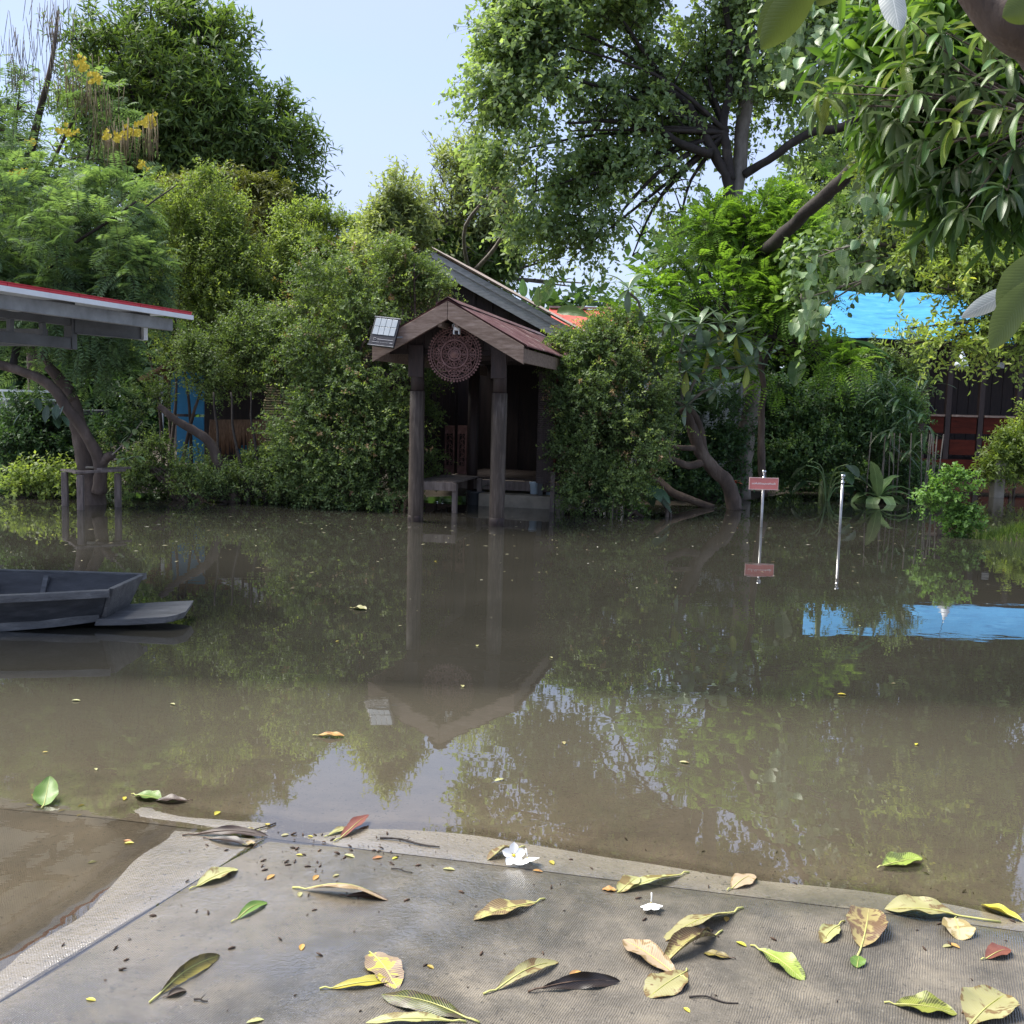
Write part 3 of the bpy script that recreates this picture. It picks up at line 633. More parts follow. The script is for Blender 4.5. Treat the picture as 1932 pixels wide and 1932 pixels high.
for i in range(44):        # dark planked gable under the bargeboard
    x0 = ridge_x - 4.3 + i * .2; x1 = x0 + .215; z = lambda x: ridge_z - abs(x - ridge_x) * slope - .38
    if min(z(x0), z(x1)) < 2.25: continue
    mb = MB(); y0 = .12 + (i % 2) * .022
    vs = []
    for y in (y0, y0 + .02): vs += [(x0, y, 2.2), (x1, y, 2.2), (x1, y, z(x1)), (x0, y, z(x0))]
    mb.add(vs, [(0, 1, 2, 3), (7, 6, 5, 4), (0, 4, 5, 1), (1, 5, 6, 2), (2, 6, 7, 3), (3, 7, 4, 0)]); mb.build('plank', M['darkwood'], hut)
for i in range(24):        # side walls
    y0 = .2 + i * .18
    for xx in (ridge_x - 4.0, ridge_x + 4.0):
        if y0 + .17 > 4.4: continue
        mb = MB(); mb.box(xx, xx + .02, y0, y0 + .172, .3, 2.55); mb.build('plank', M['darkwood'], hut)
def carved_panel(x, y, z0, z1, w, name='carved_door'):
    e = empty(name, PM @ Vector((x, y, z0)), -PA)
    h = z1 - z0; t = .03
    mb = MB(); mb.box(0, .03, 0, t, 0, h).box(w - .03, w, 0, t, 0, h).box(.031, w - .031, 0, t, 0, h * .17).box(.031, w - .031, 0, t, h * .83, h); mb.build('frame', M['mandala'], e)
    mb = MB(); rs = random.Random(int(x * 100))
    for k in range(7):
        zc = h * (.22 + .09 * k); s = 1 if k % 2 else -1
        pts = [Vector((w / 2 + s * (w * .33) * math.cos(a) * (1 - a / 9), t / 2, zc + .045 * math.sin(a) * (1 - a / 9))) for a in np.linspace(0, 5.2, 12)]
        mb.tube(pts, .008, 5)
    mb.bar((w / 2, t / 2, h * .17), (w / 2, t / 2, h * .83), .012, .012, (0, 1, 0)); mb.build('fretwork', M['mandala'], e)
    return e
pl = loc(835, 845, 3.6)
cps = []
for i, (a, b) in enumerate(((838, 858), (862, 881), (884, 900))):
    q0, q1 = loc(a, 890, 3.6), loc(b, 803, 3.6)
    e = carved_panel(q0.x, 3.6, .43, q1.z, q1.x - q0.x)
    tag(e, ['carved red brown folding panel nearest the left post in the dark porch', 'middle carved red brown folding panel with pierced scrolls inside the porch', 'shadowed carved panel furthest right of the three behind the porch'][i], 'carved panel', 'carved panels standing on the porch deck')
sc_ = empty('slatted_screen', PM @ Vector((.66, 2.2, .43)), -PA, 'dark slatted blind hanging between the right post and the hedge', 'screen')
for i in range(56):
    mb = MB(); mb.box(0, .26, 0, .012, i * .031, i * .031 + .024); o = mb.build('slat', M['redwood'] if 0 else M['darkwood'], sc_) if i == 0 else None
    if i == 0: s0 = o
    else:
        o = s0.copy(); o.location.z = i * .031; col.objects.link(o); o.parent = sc_
mb = MB(); mb.box(.262, .30, -.01, .03, -.02, 1.9); mb.build('frame', M['redwood'], sc_)
# pale corrugated fence seen through the side of the porch
fe = empty('zinc_fence', at(1035, 900, 20.5), -PA, 'pale zinc sheet fence glimpsed between slatted blind and ivy hedge', 'fence')
for i in range(16):
    w = .26
    U = np.linspace(0, w, 14); xs_ = np.r_[U, U]; zz = np.r_[np.zeros(14), np.full(14, 1.95)]
    co = np.stack([xs_ + i * .262 - .4, .012 * np.sin(xs_ * 2 * math.pi / .087), zz], 1); q = np.array([[j, j + 1, j + 15, j + 14] for j in range(13)])
    me = mesh_arr('panel', np.r_[co, co + [0, .004, 0]], np.r_[q, q[:, ::-1] + 28], mats=[M['white'] if i % 3 else M['steel']]); link('panel', me, fe)
mb = MB(); mb.box(-.5, 3.9, .02, .06, .2, .26).box(-.5, 3.9, .02, .06, 1.7, 1.76); mb.build('rail', M['oldwood'], fe)
mb = MB(); [mb.box(x, x + .08, .021, .08, -1, 1.9) for x in (-.5, 1.6, 3.8)]; mb.build('post', M['oldwood'], fe)
# carved round panel
mc = loc(858, 668, -.16); mz = mc.z
man = empty('carved_roundel', PM @ Vector((mc.x, -.16, mz)), -PA, 'large round fretwork carving of reddish brown wood hanging in the porch gable', 'wood carving')
RM = .375
def ring(mb, r0, r1, y0, y1, n=96, lobes=0, amp=0):
    vs = []; fs = []
    for i in range(n):
        a = 2 * math.pi * i / n; ro = r1 * (1 + amp * math.cos(lobes * a))
        for r, y in ((r0, y0), (ro, y0), (ro, y1), (r0, y1)): vs.append((r * math.sin(a), y, r * math.cos(a)))
    for i in range(n):
        j = (i + 1) % n
        for k in range(4): fs.append((i * 4 + k, i * 4 + (k + 1) % 4, j * 4 + (k + 1) % 4, j * 4 + k))
    mb.add(vs, fs)
mb = MB(); ring(mb, RM * .86, RM * .895, -.018, .008); ring(mb, RM * .78, RM * .80, -.014, .008)
nt = 52
for i in range(nt):
    a = 2 * math.pi * i / nt; c, s = math.sin(a), math.cos(a); da = math.pi / nt
    P = lambda r, b, y: (r * RM * math.sin(a + b), y, r * RM * math.cos(a + b))
    mb.bar(P(.88, 0, 0), P(.95, 0, 0), .012, .014, (0, 1, 0))
    mb.bar(P(.79, da * .6, 0), P(.87, da * .6, 0), .010, .012, (0, 1, 0))
    mb.add([P(.94, -da * .85, -.012), P(1.0, -da * .1, -.012), P(1.0, da * .1, -.012), P(.94, da * .85, -.012), P(.925, 0, -.012),
            P(.94, -da * .85, .006), P(1.0, -da * .1, .006), P(1.0, da * .1, .006), P(.94, da * .85, .006), P(.925, 0, .006)],
           [(0, 1, 2, 3, 4), (9, 8, 7, 6, 5), (0, 5, 6, 1), (1, 6, 7, 2), (2, 7, 8, 3), (3, 8, 9, 4), (4, 9, 5, 0)])
mb.build('scalloped_rim', M['mandala'], man)
mb = MB(); ring(mb, RM * .46, RM * .52, -.022, .008)
for q in range(8):
    A0 = q * math.pi / 4
    PP = lambda r, b, y=-.005: Vector((r * RM * math.sin(A0 + b), y, r * RM * math.cos(A0 + b)))
    for sg in (-1, 1):
        pts = []
        for a in np.linspace(0, 6.5, 16):          # scrolls between the rings
            rr = .105 * (1 - a / 9); pts.append(PP(.65 + rr * math.sin(a), sg * (.20 + rr * 1.1 * math.cos(a))))
        mb.tube(pts, .0075, 5)
        pts = [PP(.52 + .26 * t, sg * (.04 + .30 * math.sin(t * 3.0))) for t in np.linspace(0, 1, 8)]; mb.tube(pts, .0085, 5)
        pts = [PP(.60 + .07 * math.sin(a), sg * .33 + .07 * math.cos(a)) for a in np.linspace(0, 6.28, 9)]; mb.tube(pts, .006, 5)
        for t in (.57, .66, .74): mb.bar(PP(t, sg * .03), PP(t + .045, sg * .10), .011, .012, (0, 1, 0))
        pts = [PP(.25 + .2 * t, sg * (.02 + .30 * math.sin(t * 3.0))) for t in np.linspace(0, 1, 8)]; mb.tube(pts, .0075, 5)
        pts = [PP(.37 + .06 * math.sin(a), sg * .22 + .13 * math.cos(a)) for a in np.linspace(0, 5.5, 9)]; mb.tube(pts, .006, 5)
    mb.bar(PP(.24, 0), PP(.80, 0), .012, .016, (0, 1, 0))
mb.build('fretwork', M['mandala'], man)
mb = MB(); ring(mb, RM * .02, RM * .17, -.026, .008, 48, 8, .06); ring(mb, RM * .19, RM * .25, -.018, .008, 64, 16, .05)
mb.lathe([(.0, -.03), (.05, -.028), (.06, -.01), (.06, 0)], n=16)
mb.v = mb.v[:-64] + [(x, z * 1.0, y) for x, y, z in mb.v[-64:]]
mb.build('centre_rosette', M['mandala'], man)
mb = MB(); mb.tube([(0, 0, RM * .9), (0, .03, RM * 1.0), (0, .12, RM * 1.12)], .004, 5); mb.build('hook', M['darksteel'], man)
# white security camera
q = loc(862, 622, -.33)
cc = empty('security_camera', PM @ Vector((q.x, -.33, q.z)), -PA, 'small white dome security camera hanging under the porch gable', 'camera')
mb = MB(); mb.lathe([(.030, .07), (.042, .064), (.044, .02), (.044, -.01), (.038, -.012)], n=20); mb.build('housing', M['white'], cc)
mb = MB(); mb.box(-.044, -.026, -.03, .03, -.062, .0).box(.026, .044, -.03, .03, -.062, .0); mb.build('yoke', M['white'], cc, .006)
mb = MB(); mb.lathe([(.004, .024), (.018, .018), (.025, 0), (.018, -.018), (.004, -.024)], (0, 0, -.045), 16); mb.build('lens_ball', M['black'], cc)
mb = MB(); mb.box(-.012, .012, .0, .3, .068, .085); mb.tube([(-.02, 0, .09), (-.06, -.02, .06), (-.05, .03, .02), (-.02, .1, .07)], .004, 5); mb.build('bracket', M['white'], cc)
# solar floodlight at the left eave
q = loc(725, 626, -.62)
fl = empty('solar_floodlight', PM @ Vector((q.x, -.62, q.z)), -PA, 'black solar floodlight with eight lens cells fixed at the left eave', 'floodlight')
fl.rotation_euler = (R(-24), R(5.5), -PA)
mb = MB(); w_, h_ = .175, .205; sk = -.045
def sk_box(mb, x0, x1, y0, y1, z0, z1): 
    MM = Matrix(((1, 0, -.20, 0), (0, 1, 0, 0), (0, 0, 1, 0), (0, 0, 0, 1))); mb.box(x0, x1, y0, y1, z0, z1)
sk_box(mb, -w_, w_, 0, .045, -h_, h_); mb.build('housing', M['black'], fl, .006)
mb = MB(); mb.box(-w_ - .003, w_ + .003, -.012, -.001, h_ - .008, h_ + .003).box(-w_ - .003, w_ + .003, -.012, -.001, -h_ - .003, -h_ + .004); mb.build('edge_strip', M['steel'], fl)
for i in range(4):
    for j in range(2):
        mb = MB(); x0 = -.152 + i * .0765; z0 = -.052 + j * .121; mb.box(x0, x0 + .072, -.010, -.001, z0, z0 + .115); mb.build('lens_cell', M['lens'], fl, .003)
mb = MB(); pts = [(-.10 + .018 * math.cos(a), -.004, -.115 + .018 * math.sin(a)) for a in np.linspace(0, 6.28, 13)]; mb.tube(pts, .0035, 5)
mb.lathe([(.004, -.002), (.004, .002)], (-.10, -.004, -.115), 8)
M['logo'] = surf('printed mark', [(.3, (.20, .20, .22)), (.7, (.28, .28, .30))], .5, 9, bump=0)
mb.build('emblem', M['logo'], fl)
mb = MB(); mb.box(-.07, .15, -.0035, -.001, -.118, -.110).box(-.13, -.03, -.0035, -.001, -.158, -.152)
for i in range(6): mb.box(-.015 + i * .02, -.004 + i * .02, -.0035, -.001, -.158, -.152)
mb.box(.11, .15, -.0035, -.001, -.160, -.148); mb.build('printed_line', M['logo'], fl)
mb = MB(); mb.tube([(.0, .045, 0), (.12, .10, -.02), (.22, .12, .01)], .014, 6); mb.build('arm', M['steel'], fl)
# ------------------------------------------------------------------ things on the porch: pot plant, bins
b0 = onz(896, 951); pt = empty('potted_plant', b0, 0, 'grey round pot with a long arching leaf beside the cement step', 'potted plant')
mb = MB(); mb.lathe([(.10, -.15), (.125, .0), (.145, .19), (.155, .195), (.155, .215), (.135, .215), (.125, .17), (0.02, .165)], n=24); mb.build('pot', M['pot'], pt)
M['potleaf'] = bigleaf('pot plant leaf', (.03, .06, .03), (.05, .09, .05), vs=14)
def strap_leaf(name, p0, dirv, L, W, arch, mat, parent, n=12, prof=1.0, cup=.15, side=None, wave=0, me_only=False, fold=0, tipd=.0):
    """blade with thickness of a real leaf seen from both sides; uv across/along"""
    d = Vector(dirv).normalized(); s = Vector(side) if side else d.cross(Vector((0, 0, 1))); s.normalize(); u = s.cross(d)
    if u.z < 0 and side is None: u = -u
    vs, uv, fs = [], [], []; p = Vector(p0); dd = d.copy(); m = 6
    for i in range(n + 1):
        t = i / n; w = W * (math.sin(math.pi * min(1, max(0.0, t)) ** prof) ** .75) * .5 + .0008
        uu = dd.cross(s) * -1
        for j in range(m + 1):
            a = (j / m * 2 - 1); vs.append(p + s * a * w * (1 - .3 * fold * abs(a)) + uu * (cup * w * a * a + abs(a) * w * fold + wave * math.sin(t * 21 + a * 2) * abs(a) * w)); uv.append((j / m, t))
        dd = (dd + Vector((0, 0, -1)) * arch / n).normalized(); p = p + dd * L / n
    for i in range(n):
        for j in range(m): k = i * (m + 1) + j; fs.append((k, k + 1, k + m + 2, k + m + 1))
    me = bpy.data.meshes.new(name); me.from_pydata([tuple(v) for v in vs], [], fs); me.materials.append(mat)
    l = me.uv_layers.new(name='UVMap'); l.data.foreach_set('uv', [c for f in fs for v in f for c in uv[v]])
    me.polygons.foreach_set('use_smooth', [True] * len(fs)); me.update()
    if me_only: return me
    return link(name, me, parent)
for dv, L_, W_, ar in (((.75, .05, 1), .42, .075, 1.1), ((-.7, -.3, .5), .22, .07, 1.2), ((.9, -.5, .35), .2, .06, 1.0), ((-.2, -.6, .5), .18, .06, 1.)):
    strap_leaf('leaf', (0, 0, .17), dv, L_, W_, ar, M['potleaf'], pt)
for (px, lab) in ((1007, 'narrow pale blue plastic bin standing left of the blue grey stake'), (1028, 'pale blue plastic bin right of the stake against the hedge')):
    b0 = onz(px, 955 if px < 1010 else 954); bn = empty('plastic_bin', b0, 0, lab, 'bin', 'pale blue bins by the porch')
    rr = .062 if px < 1010 else .09; mb = MB(); mb.lathe([(rr * .8, -.2), (rr * .92, .0), (rr * 1.15, .37), (rr * 1.35, .372), (rr * 1.35, .40), (rr * 1.05, .40), (rr * .8, .1)], n=20); mb.build('tub', M['plastic'], bn)
    mb = MB(); mb.tube([(rr * 1.2 * math.cos(a), rr * 1.2 * math.sin(a), .36 - .0 * a) for a in np.linspace(0, 6.28, 16)], .006, 5); mb.build('rim', M['plastic'], bn)
b0 = onz(1018, 958); st = empty('stake', b0, 0, 'dark blue grey square stake between the two pale bins', 'stake')
mb = MB(); mb.box(-.04, .04, -.04, .04, -.4, .46); mb.build('shaft', M['pot'], st, .004)
mb = MB(); mb.box(-.055, .045, -.05, .05, .461, .49); mb.build('cap', M['oldwood'], st, .004)
# ------------------------------------------------------------------ carport canopy, left
T = at(357, 590, 9.0); dr = Vector((math.sin(R(16.8)), math.cos(R(16.8)), 0)); acr = Vector((-dr.y, dr.x, 0))
cn_ = empty('carport_canopy', (T.x, T.y, 0), 0, 'steel framed canopy with bright red sheet roof at the left edge', 'canopy')
K = Matrix(((acr.x, dr.x, 0, 0), (acr.y, dr.y, 0, 0), (0, 0, 1, 0), (0, 0, 0, 1)))   # local x = to the left, y = away
def kb(x0, x1, y0, y1, z0, z1, name, mat, bev=0): mb = MB(); mb.box(x0, x1, y0, y1, z0, z1, K); return mb.build(name, mat, cn_, bev)
Z = T.z
for i in range(4):
    kb(-.03 + 0 * i, 3.6, -.001 - (i + 1) * .70, -.006 - i * .70, Z - .022, Z, 'roof_sheet', M['redroof'], .004)
    kb(-.035, -.0, -.003 - (i + 1) * .70, -.004 - i * .70, Z + .0005, Z + .006, 'sheet_rib', M['redroof'])
kb(-.018, 3.58, -2.80, -.002, Z - .029, Z - .0235, 'ceiling_liner', M['white'])
kb(-.045, -.02, -2.8, .0, Z - .062, Z - .024, 'fascia', M['white'], .002)
kb(.08, .13, -2.8, -.12, Z - .165, Z - .066, 'eave_purlin', M['steel'], .004)
for i in range(3): kb(.14, 3.5, -.4 - i * .9, -.35 - i * .9, Z - .10, Z - .03, 'rafter', M['darksteel'], .003)
c0 = at(139, 640, 8.35); cl = K.inverted() @ (Vector((c0.x, c0.y, 0)) - Vector((T.x, T.y, 0)))
xl, yl = cl.x, cl.y
zt_, zb_ = at(139, 602, 8.35).z, at(139, 658, 8.35).z
kb(xl, xl + .06, -2.8, yl - .03, zt_ - .055, zt_, 'truss_top_chord', M['darksteel'], .003)
kb(xl, xl + .06, -2.8, yl - .03, zb_, zb_ + .085, 'truss_bottom_chord', M['darksteel'], .003)
for i in range(6): kb(xl + .012, xl + .048, yl - .33 - i * .33, yl - .29 - i * .33, zb_ + .086, zt_ - .056, 'truss_web', M['darksteel'])
kb(xl - .01, xl + .07, yl - .028, yl + .03, zb_ - .005, zt_ + .02, 'truss_post', M['darksteel'], .003)
# cross beam running from the truss towards the eave
c1 = at(266, 640, 8.95); c1l = K.inverted() @ (Vector((c1.x, c1.y, 0)) - Vector((T.x, T.y, 0)))
mb = MB(); za, zb2 = at(264, 604, 8.95).z, at(264, 641, 8.95).z
pA, pB = K @ Vector((xl - .012, yl, 0)), K @ Vector((c1l.x, c1l.y, 0)); 
dv = (pB - pA).normalized()
def web(mb, a, b, z0, z1, t): 
    nn_ = Vector((-dv.y, dv.x, 0)) * t; a, b = Vector(a), Vector(b)
    vs = [a - nn_, b - nn_, b + nn_, a + nn_]; mb.add([(v.x, v.y, z0) for v in vs] + [(v.x, v.y, z1) for v in vs], [(3, 2, 1, 0), (4, 5, 6, 7), (0, 1, 5, 4), (1, 2, 6, 5), (2, 3, 7, 6), (3, 0, 4, 7)])
web(mb, pA, pB, zb2 + .008, za - .008, .004); web(mb, pA, pB, zb2, zb2 + .007, .03); web(mb, pA, pB, za - .007, za, .03); mb.build('cross_beam', M['darksteel'], cn_)
mb = MB(); web(mb, pB + dv * .002, pB + dv * .045, zb2 - .002, za + .002, .034); mb.build('end_plate', M['white'], cn_)
kb(xl + .3, xl + 3.4, yl + .0, yl + .06, zb_ + .02, zb_ + .16, 'cross_beam', M['darksteel'], .003)
for x, y in ((2.9, yl), (2.9, -2.7)): kb(x, x + .1, y, y + .1, -.5, Z - .03, 'post', M['darksteel'], .003)
# ------------------------------------------------------------------ boat
bt = empty('wooden_boat', (-3.6, 6.95, 0), 0, 'grey blue flat wooden sampan, its stern poking in from the left', 'boat')
o_ = Vector((-3.6, 6.95, 0))
# stations: x, near y, far y, gunwale z ; bottom narrower
ST = [(-2.74, 6.875, 7.50, .285, 6.99, 7.40, .055), (-3.2, 6.72, 7.60, .272, 6.87, 7.46, .02), (-3.9, 6.55, 7.70, .255, 6.74, 7.52, -.02), (-4.8, 6.44, 7.76, .255, 6.66, 7.55, -.04), (-6.2, 6.40, 7.78, .29, 6.66, 7.55, -.03), (-7.4, 6.62, 7.55, .38, 6.8, 7.35, .08)]
mb = MB(); vs = []; th = .03
for i, (x, yn, yf, z, bn_, bf, bz) in enumerate(ST):
    xb = x - .10 if i == 0 else x; P = [(x, yn, z), (xb, bn_, bz), (xb, bf, bz), (x, yf, z)]; I = [(x, yn + th, z), (xb, bn_ + th, bz + th), (xb, bf - th, bz + th), (x, yf - th, z)]
    vs += [Vector(v) - o_ for v in P + I]
fs = []
for i in range(len(ST) - 1):
    a, b = i * 8, i * 8 + 8
    for k in range(3): fs += [(a + k, a + k + 1, b + k + 1, b + k), (b + 4 + k, b + 5 + k, a + 5 + k, a + 4 + k)]
mb.add(vs, fs); mb.build('hull', M['boat'], bt)
def strip(pts, w, h, name, mat):
    mb = MB(); P = smooth_path(pts, 6)
    vs = []
    for i, p in enumerate(P):
        t = (P[min(i + 1, len(P) - 1)] - P[max(i - 1, 0)]).normalized(); s = Vector((-t.y, t.x, 0)).normalized() * w / 2
        p = p - o_; vs += [p - s, p + s, p + s - Vector((0, 0, h)), p - s - Vector((0, 0, h))]
    fs = [(i * 4 + k, i * 4 + (k + 1) % 4, i * 4 + 4 + (k + 1) % 4, i * 4 + 4 + k) for i in range(len(P) - 1) for k in range(4)]
    n = len(vs); fs += [(0, 1, 2, 3), (n - 1, n - 2, n - 3, n - 4)]; mb.add(vs, fs); return mb.build(name, mat, bt, .004)
for k in (1, 2):
    strip([(s[0] + (.02 if i == 0 else 0), s[k] + (-.018 if k == 1 else .018), s[3] + .012) for i, s in enumerate(ST)], .052, .052 if k == 1 else .04, 'gunwale', M['boatrim'])
strip([(s[0] - (.10 if i == 0 else 0), s[4] - .012, s[6] + .055) for i, s in enumerate(ST)], .03, .06, 'chine_board', M['boatrim'])
mb = MB(); x, yn, yf, z, bn_, bf, bz = ST[0]
vs = [(x + .035, yn + .02, z + .013), (x + .035, yf - .02, z + .013), (x - .06, bf, bz), (x - .06, bn_, bz)]; vs2 = [(a - .04, b, c) for a, b, c in vs]
mb.add([Vector(v) - o_ for v in vs + vs2], [(0, 1, 2, 3), (7, 6, 5, 4), (0, 4, 5, 1), (1, 5, 6, 2), (2, 6, 7, 3), (3, 7, 4, 0)]); mb.build('transom', M['boatrim'], bt, .006)
mb = MB(); top = [(-2.84, 6.93, .075), (-2.6, 6.93, .085), (-2.36, 6.96, .10), (-2.31, 7.0, .105), (-2.275, 7.10, .11), (-2.33, 7.45, .12), (-2.6, 7.45, .10), (-2.84, 7.43, .08)]
m_ = len(top); vs = [Vector(v) - o_ for v in top] + [Vector(v) - o_ - Vector((.02, 0, .05)) for v in top]
mb.add(vs, [tuple(range(m_)), tuple(range(2 * m_ - 1, m_ - 1, -1))] + [(i, m_ + i, m_ + (i + 1) % m_, (i + 1) % m_) for i in range(m_)]); mb.build('stern_platform', M['boatrim'], bt, .006)
for i in range(6):
    x = -3.05 - i * .42; mb = MB(); mb.bar((x + 3.6, .50, .03), (x + 3.6, .62, .25), .035, .03); mb.build('rib', M['boatrim'], bt)
for x in (-4.1, -5.3):
    mb = MB(); mb.box(x - .12 + 3.6, x + .12 + 3.6, -.32, .68, .2, .222); mb.build('thwart', M['boatrim'], bt)
# ------------------------------------------------------------------ stanchions
for k, (px, py, top_, lab) in enumerate(((1436, 994, 887, 'steel stanchion with ball top carrying the red sign'), (1584, 1004, 895, 'bare steel stanchion with ball top, right of the signed one'))):
    b0 = onz(px, py); sp = empty('stanchion', b0, 0, lab, 'stanchion', 'steel stanchions standing in the water')
    zt = at(px + 3, top_, b0.y).z
    mb = MB(); mb.tube([(0, 0, -.42), (0, 0, zt - .115)], .0185, 16); mb.build('tube', M['tube'], sp)
    mb = MB(); mb.lathe([(.02, -.118), (.03, -.112), (.032, -.104), (.017, -.1), (.012, -.075), (.010, -.062), (.018, -.058), (.018, -.052), (.010, -.048), (.026, -.038), (.033, -.02), (.030, -.006), (.02, .0), (.004, .003)], (0, 0, zt), 20); mb.build('ball_finial', M['chrome'], sp)
    mb = MB(); mb.lathe([(.15, -.45), (.15, -.43), (.03, -.41)], n=20); mb.build('base', M['tube'], sp)
    if k == 0:
        sg = empty('small_sign', b0 + Vector((0, -.026, zt - .19)), R(-1), 'small faded red sign with white Thai lettering on the left stanchion', 'sign')
        mb = MB(); mb.box(-.198, .198, 0, .012, -.076, .076); mb.build('board', M['signred'], sg)
        for a in ((-.205, .205, .0765, .086), (-.205, .205, -.086, -.0765)):
            mb = MB(); mb.box(a[0], a[1], -.006, .014, a[2], a[3]); mb.build('frame', M['signframe'], sg)
        for a in ((-.205, -.1985), (.1985, .205)):
            mb = MB(); mb.box(a[0], a[1], -.006, .014, -.0762, .0762); mb.build('frame', M['signframe'], sg)
        tcu = bpy.data.curves.new('lettering', 'FONT'); tcu.body = 'เขตพื้นที่ส่วนบุคคลห้ามเข้า'; tcu.align_x = 'CENTER'; tcu.align_y = 'CENTER'; tcu.size = .04; tcu.extrude = .0008; tcu.offset = .0006
        to = bpy.data.objects.new('lettering', tcu); col.objects.link(to); dg = bpy.context.evaluated_depsgraph_get()
        tme = bpy.data.meshes.new_from_object(to.evaluated_get(dg)); bpy.data.objects.remove(to)
        if len(tme.vertices):
            xsx = [v.co.x for v in tme.vertices]; wd = max(xsx) - min(xsx); s_ = .335 / wd
            tme.transform(Matrix.Scale(s_, 4)); tme.transform(Matrix.Rotation(R(90), 4, 'X'))
            tme.materials.clear(); tme.materials.append(M['petal']); lo_ = link('lettering', tme, sg); lo_.location = (0, -.002, 0)
# ------------------------------------------------------------------ blue roofed house, right
YB = 29.0; zr, ze = at(1600, 548, 33.0).z, at(1770, 640, YB).z
xl_ = at(1640, 640, YB).x; b0 = Vector((xl_, YB, 0))
hb = empty('blue_roofed_house', b0, 0, 'dark red timber house on stilts under a bright blue tarpaulin roof', 'house')
nx = 90; ny = 26; U, V = np.meshgrid(np.linspace(0, 1, nx), np.linspace(0, 1, ny))
x0t, x1t = at(1550, 548, 33).x - xl_, at(2250, 548, 33).x - xl_; x0b, x1b = -1.4, 12.0
X = (x0b + (x0t - x0b) * V) * (1 - U) + (x1b + (x1t - x1b) * V) * U; Y = V * 4.0; Zz = ze + (zr - ze) * V ** 1.05 + .06 * fbm(X, Y * 2.5, 2.2, 4) - .08 * np.sin(V * math.pi) - .05 * np.abs(np.sin(X * 1.1))
co = np.stack([X, Y, Zz], 2).reshape(-1, 3); idx = np.arange(nx * ny).reshape(ny, nx); q = np.stack([idx[:-1, :-1], idx[:-1, 1:], idx[1:, 1:], idx[1:, :-1]], 2).reshape(-1, 4)
me = mesh_arr('tarpaulin', np.r_[co, co - [0, 0, .02]], np.r_[q, q[:, ::-1] + nx * ny], mats=[M['tarp']]); me.polygons.foreach_set('use_smooth', [True] * len(me.polygons)); link('tarpaulin', me, hb)
mb = MB(); mb.box(-1.4, 12, .15, 8, ze - .12, ze - .04); mb.build('ceiling', M['darkwood'], hb)
zd, zrail = at(1800, 868, YB).z, at(1800, 784, YB).z
mb = MB(); mb.box(.2, 12, 0, 8, zd - .25, zd); mb.build('deck', M['darkwood'], hb)
mb = MB(); mb.box(.2, 12, -.05, -.003, zd - .26, zd + .02); mb.build('deck_beam', M['redwood'], hb)
bw = (zrail - zd)
xr0 = at(1742, 800, YB).x - xl_
for x in (xr0, at(1788, 800, YB).x - xl_, at(1850, 800, YB).x - xl_, at(1920, 800, YB).x - xl_, xr0 + 5, xr0 + 7.5):
    mb = MB(); mb.box(x - .07, x + .07, .0, .14, -.4, ze - .12); mb.build('post', M['darkwood'], hb)
xs_ = [xr0 + .1, at(1788, 800, YB).x - xl_, at(1850, 800, YB).x - xl_, at(1920, 800, YB).x - xl_, xr0 + 5, 10]
for a, b in zip(xs_[:-1], xs_[1:]):
    mb = MB(); mb.box(a + .1, b - .1, .02, .07, zd + bw * .60, zd + bw * .97); mb.build('rail_board', M['redwood'], hb)
    mb = MB(); mb.box(a + .1, b - .1, .02, .07, zd + bw * .12, zd + bw * .46); mb.build('rail_board', M['redwood'], hb)
    mb = MB(); mb.box(a + .1, b - .1, -.03, .12, zd + bw * .975, zd + bw * 1.02); mb.build('handrail', M['barge'], hb)
for i in range(34):
    x0 = .3 + i * .34; mb = MB(); mb.box(x0, x0 + .325, 2.6, 2.64, zd, ze - .13); mb.build('wall_plank', M['darkwood'], hb)
q = at(1705, 700, YB + 1.5)
mb = MB(); mb.box(.5, .62, 2.4, 2.5, zd, ze - .2).box(1.3, 1.4, 2.4, 2.5, zd, ze - .2); mb.build('window_frame', M['barge'], hb)
mb = MB(); qs = at(1890, 689 + 0, YB + 2.5) - b0; mb.box(qs.x - .11, qs.x + .11, 2.56, 2.595, qs.z + .75 - .75 - .09 , qs.z + .09); mb.build('switch_plate', M['white'], hb)
qb = at(1813, 683, 24.0); bg_ = empty('plastic_bag', qb, 0, 'thin white plastic bag hanging from a branch before the red house', 'bag')
mb = MB(); mb.lathe([(.01, .30), (.03, .22), (.09, .06), (.16, -.06), (.15, -.12), (.05, -.15), (.01, -.15)], n=12)
for i, v in enumerate(mb.v): mb.v[i] = (v[0] + .06 * (0.3 - v[2]) + .02 * math.sin(v[2] * 30), v[1], v[2] + .02 * math.sin(v[0] * 40))
mb.build('pouch', M['bagwhite'], bg_); mb = MB(); mb.tube([(0, 0, .3), (-.06, .02, .7), (-.03, 0, 1.0)], .006, 5); mb.build('cord', M['darkbark'], bg_)
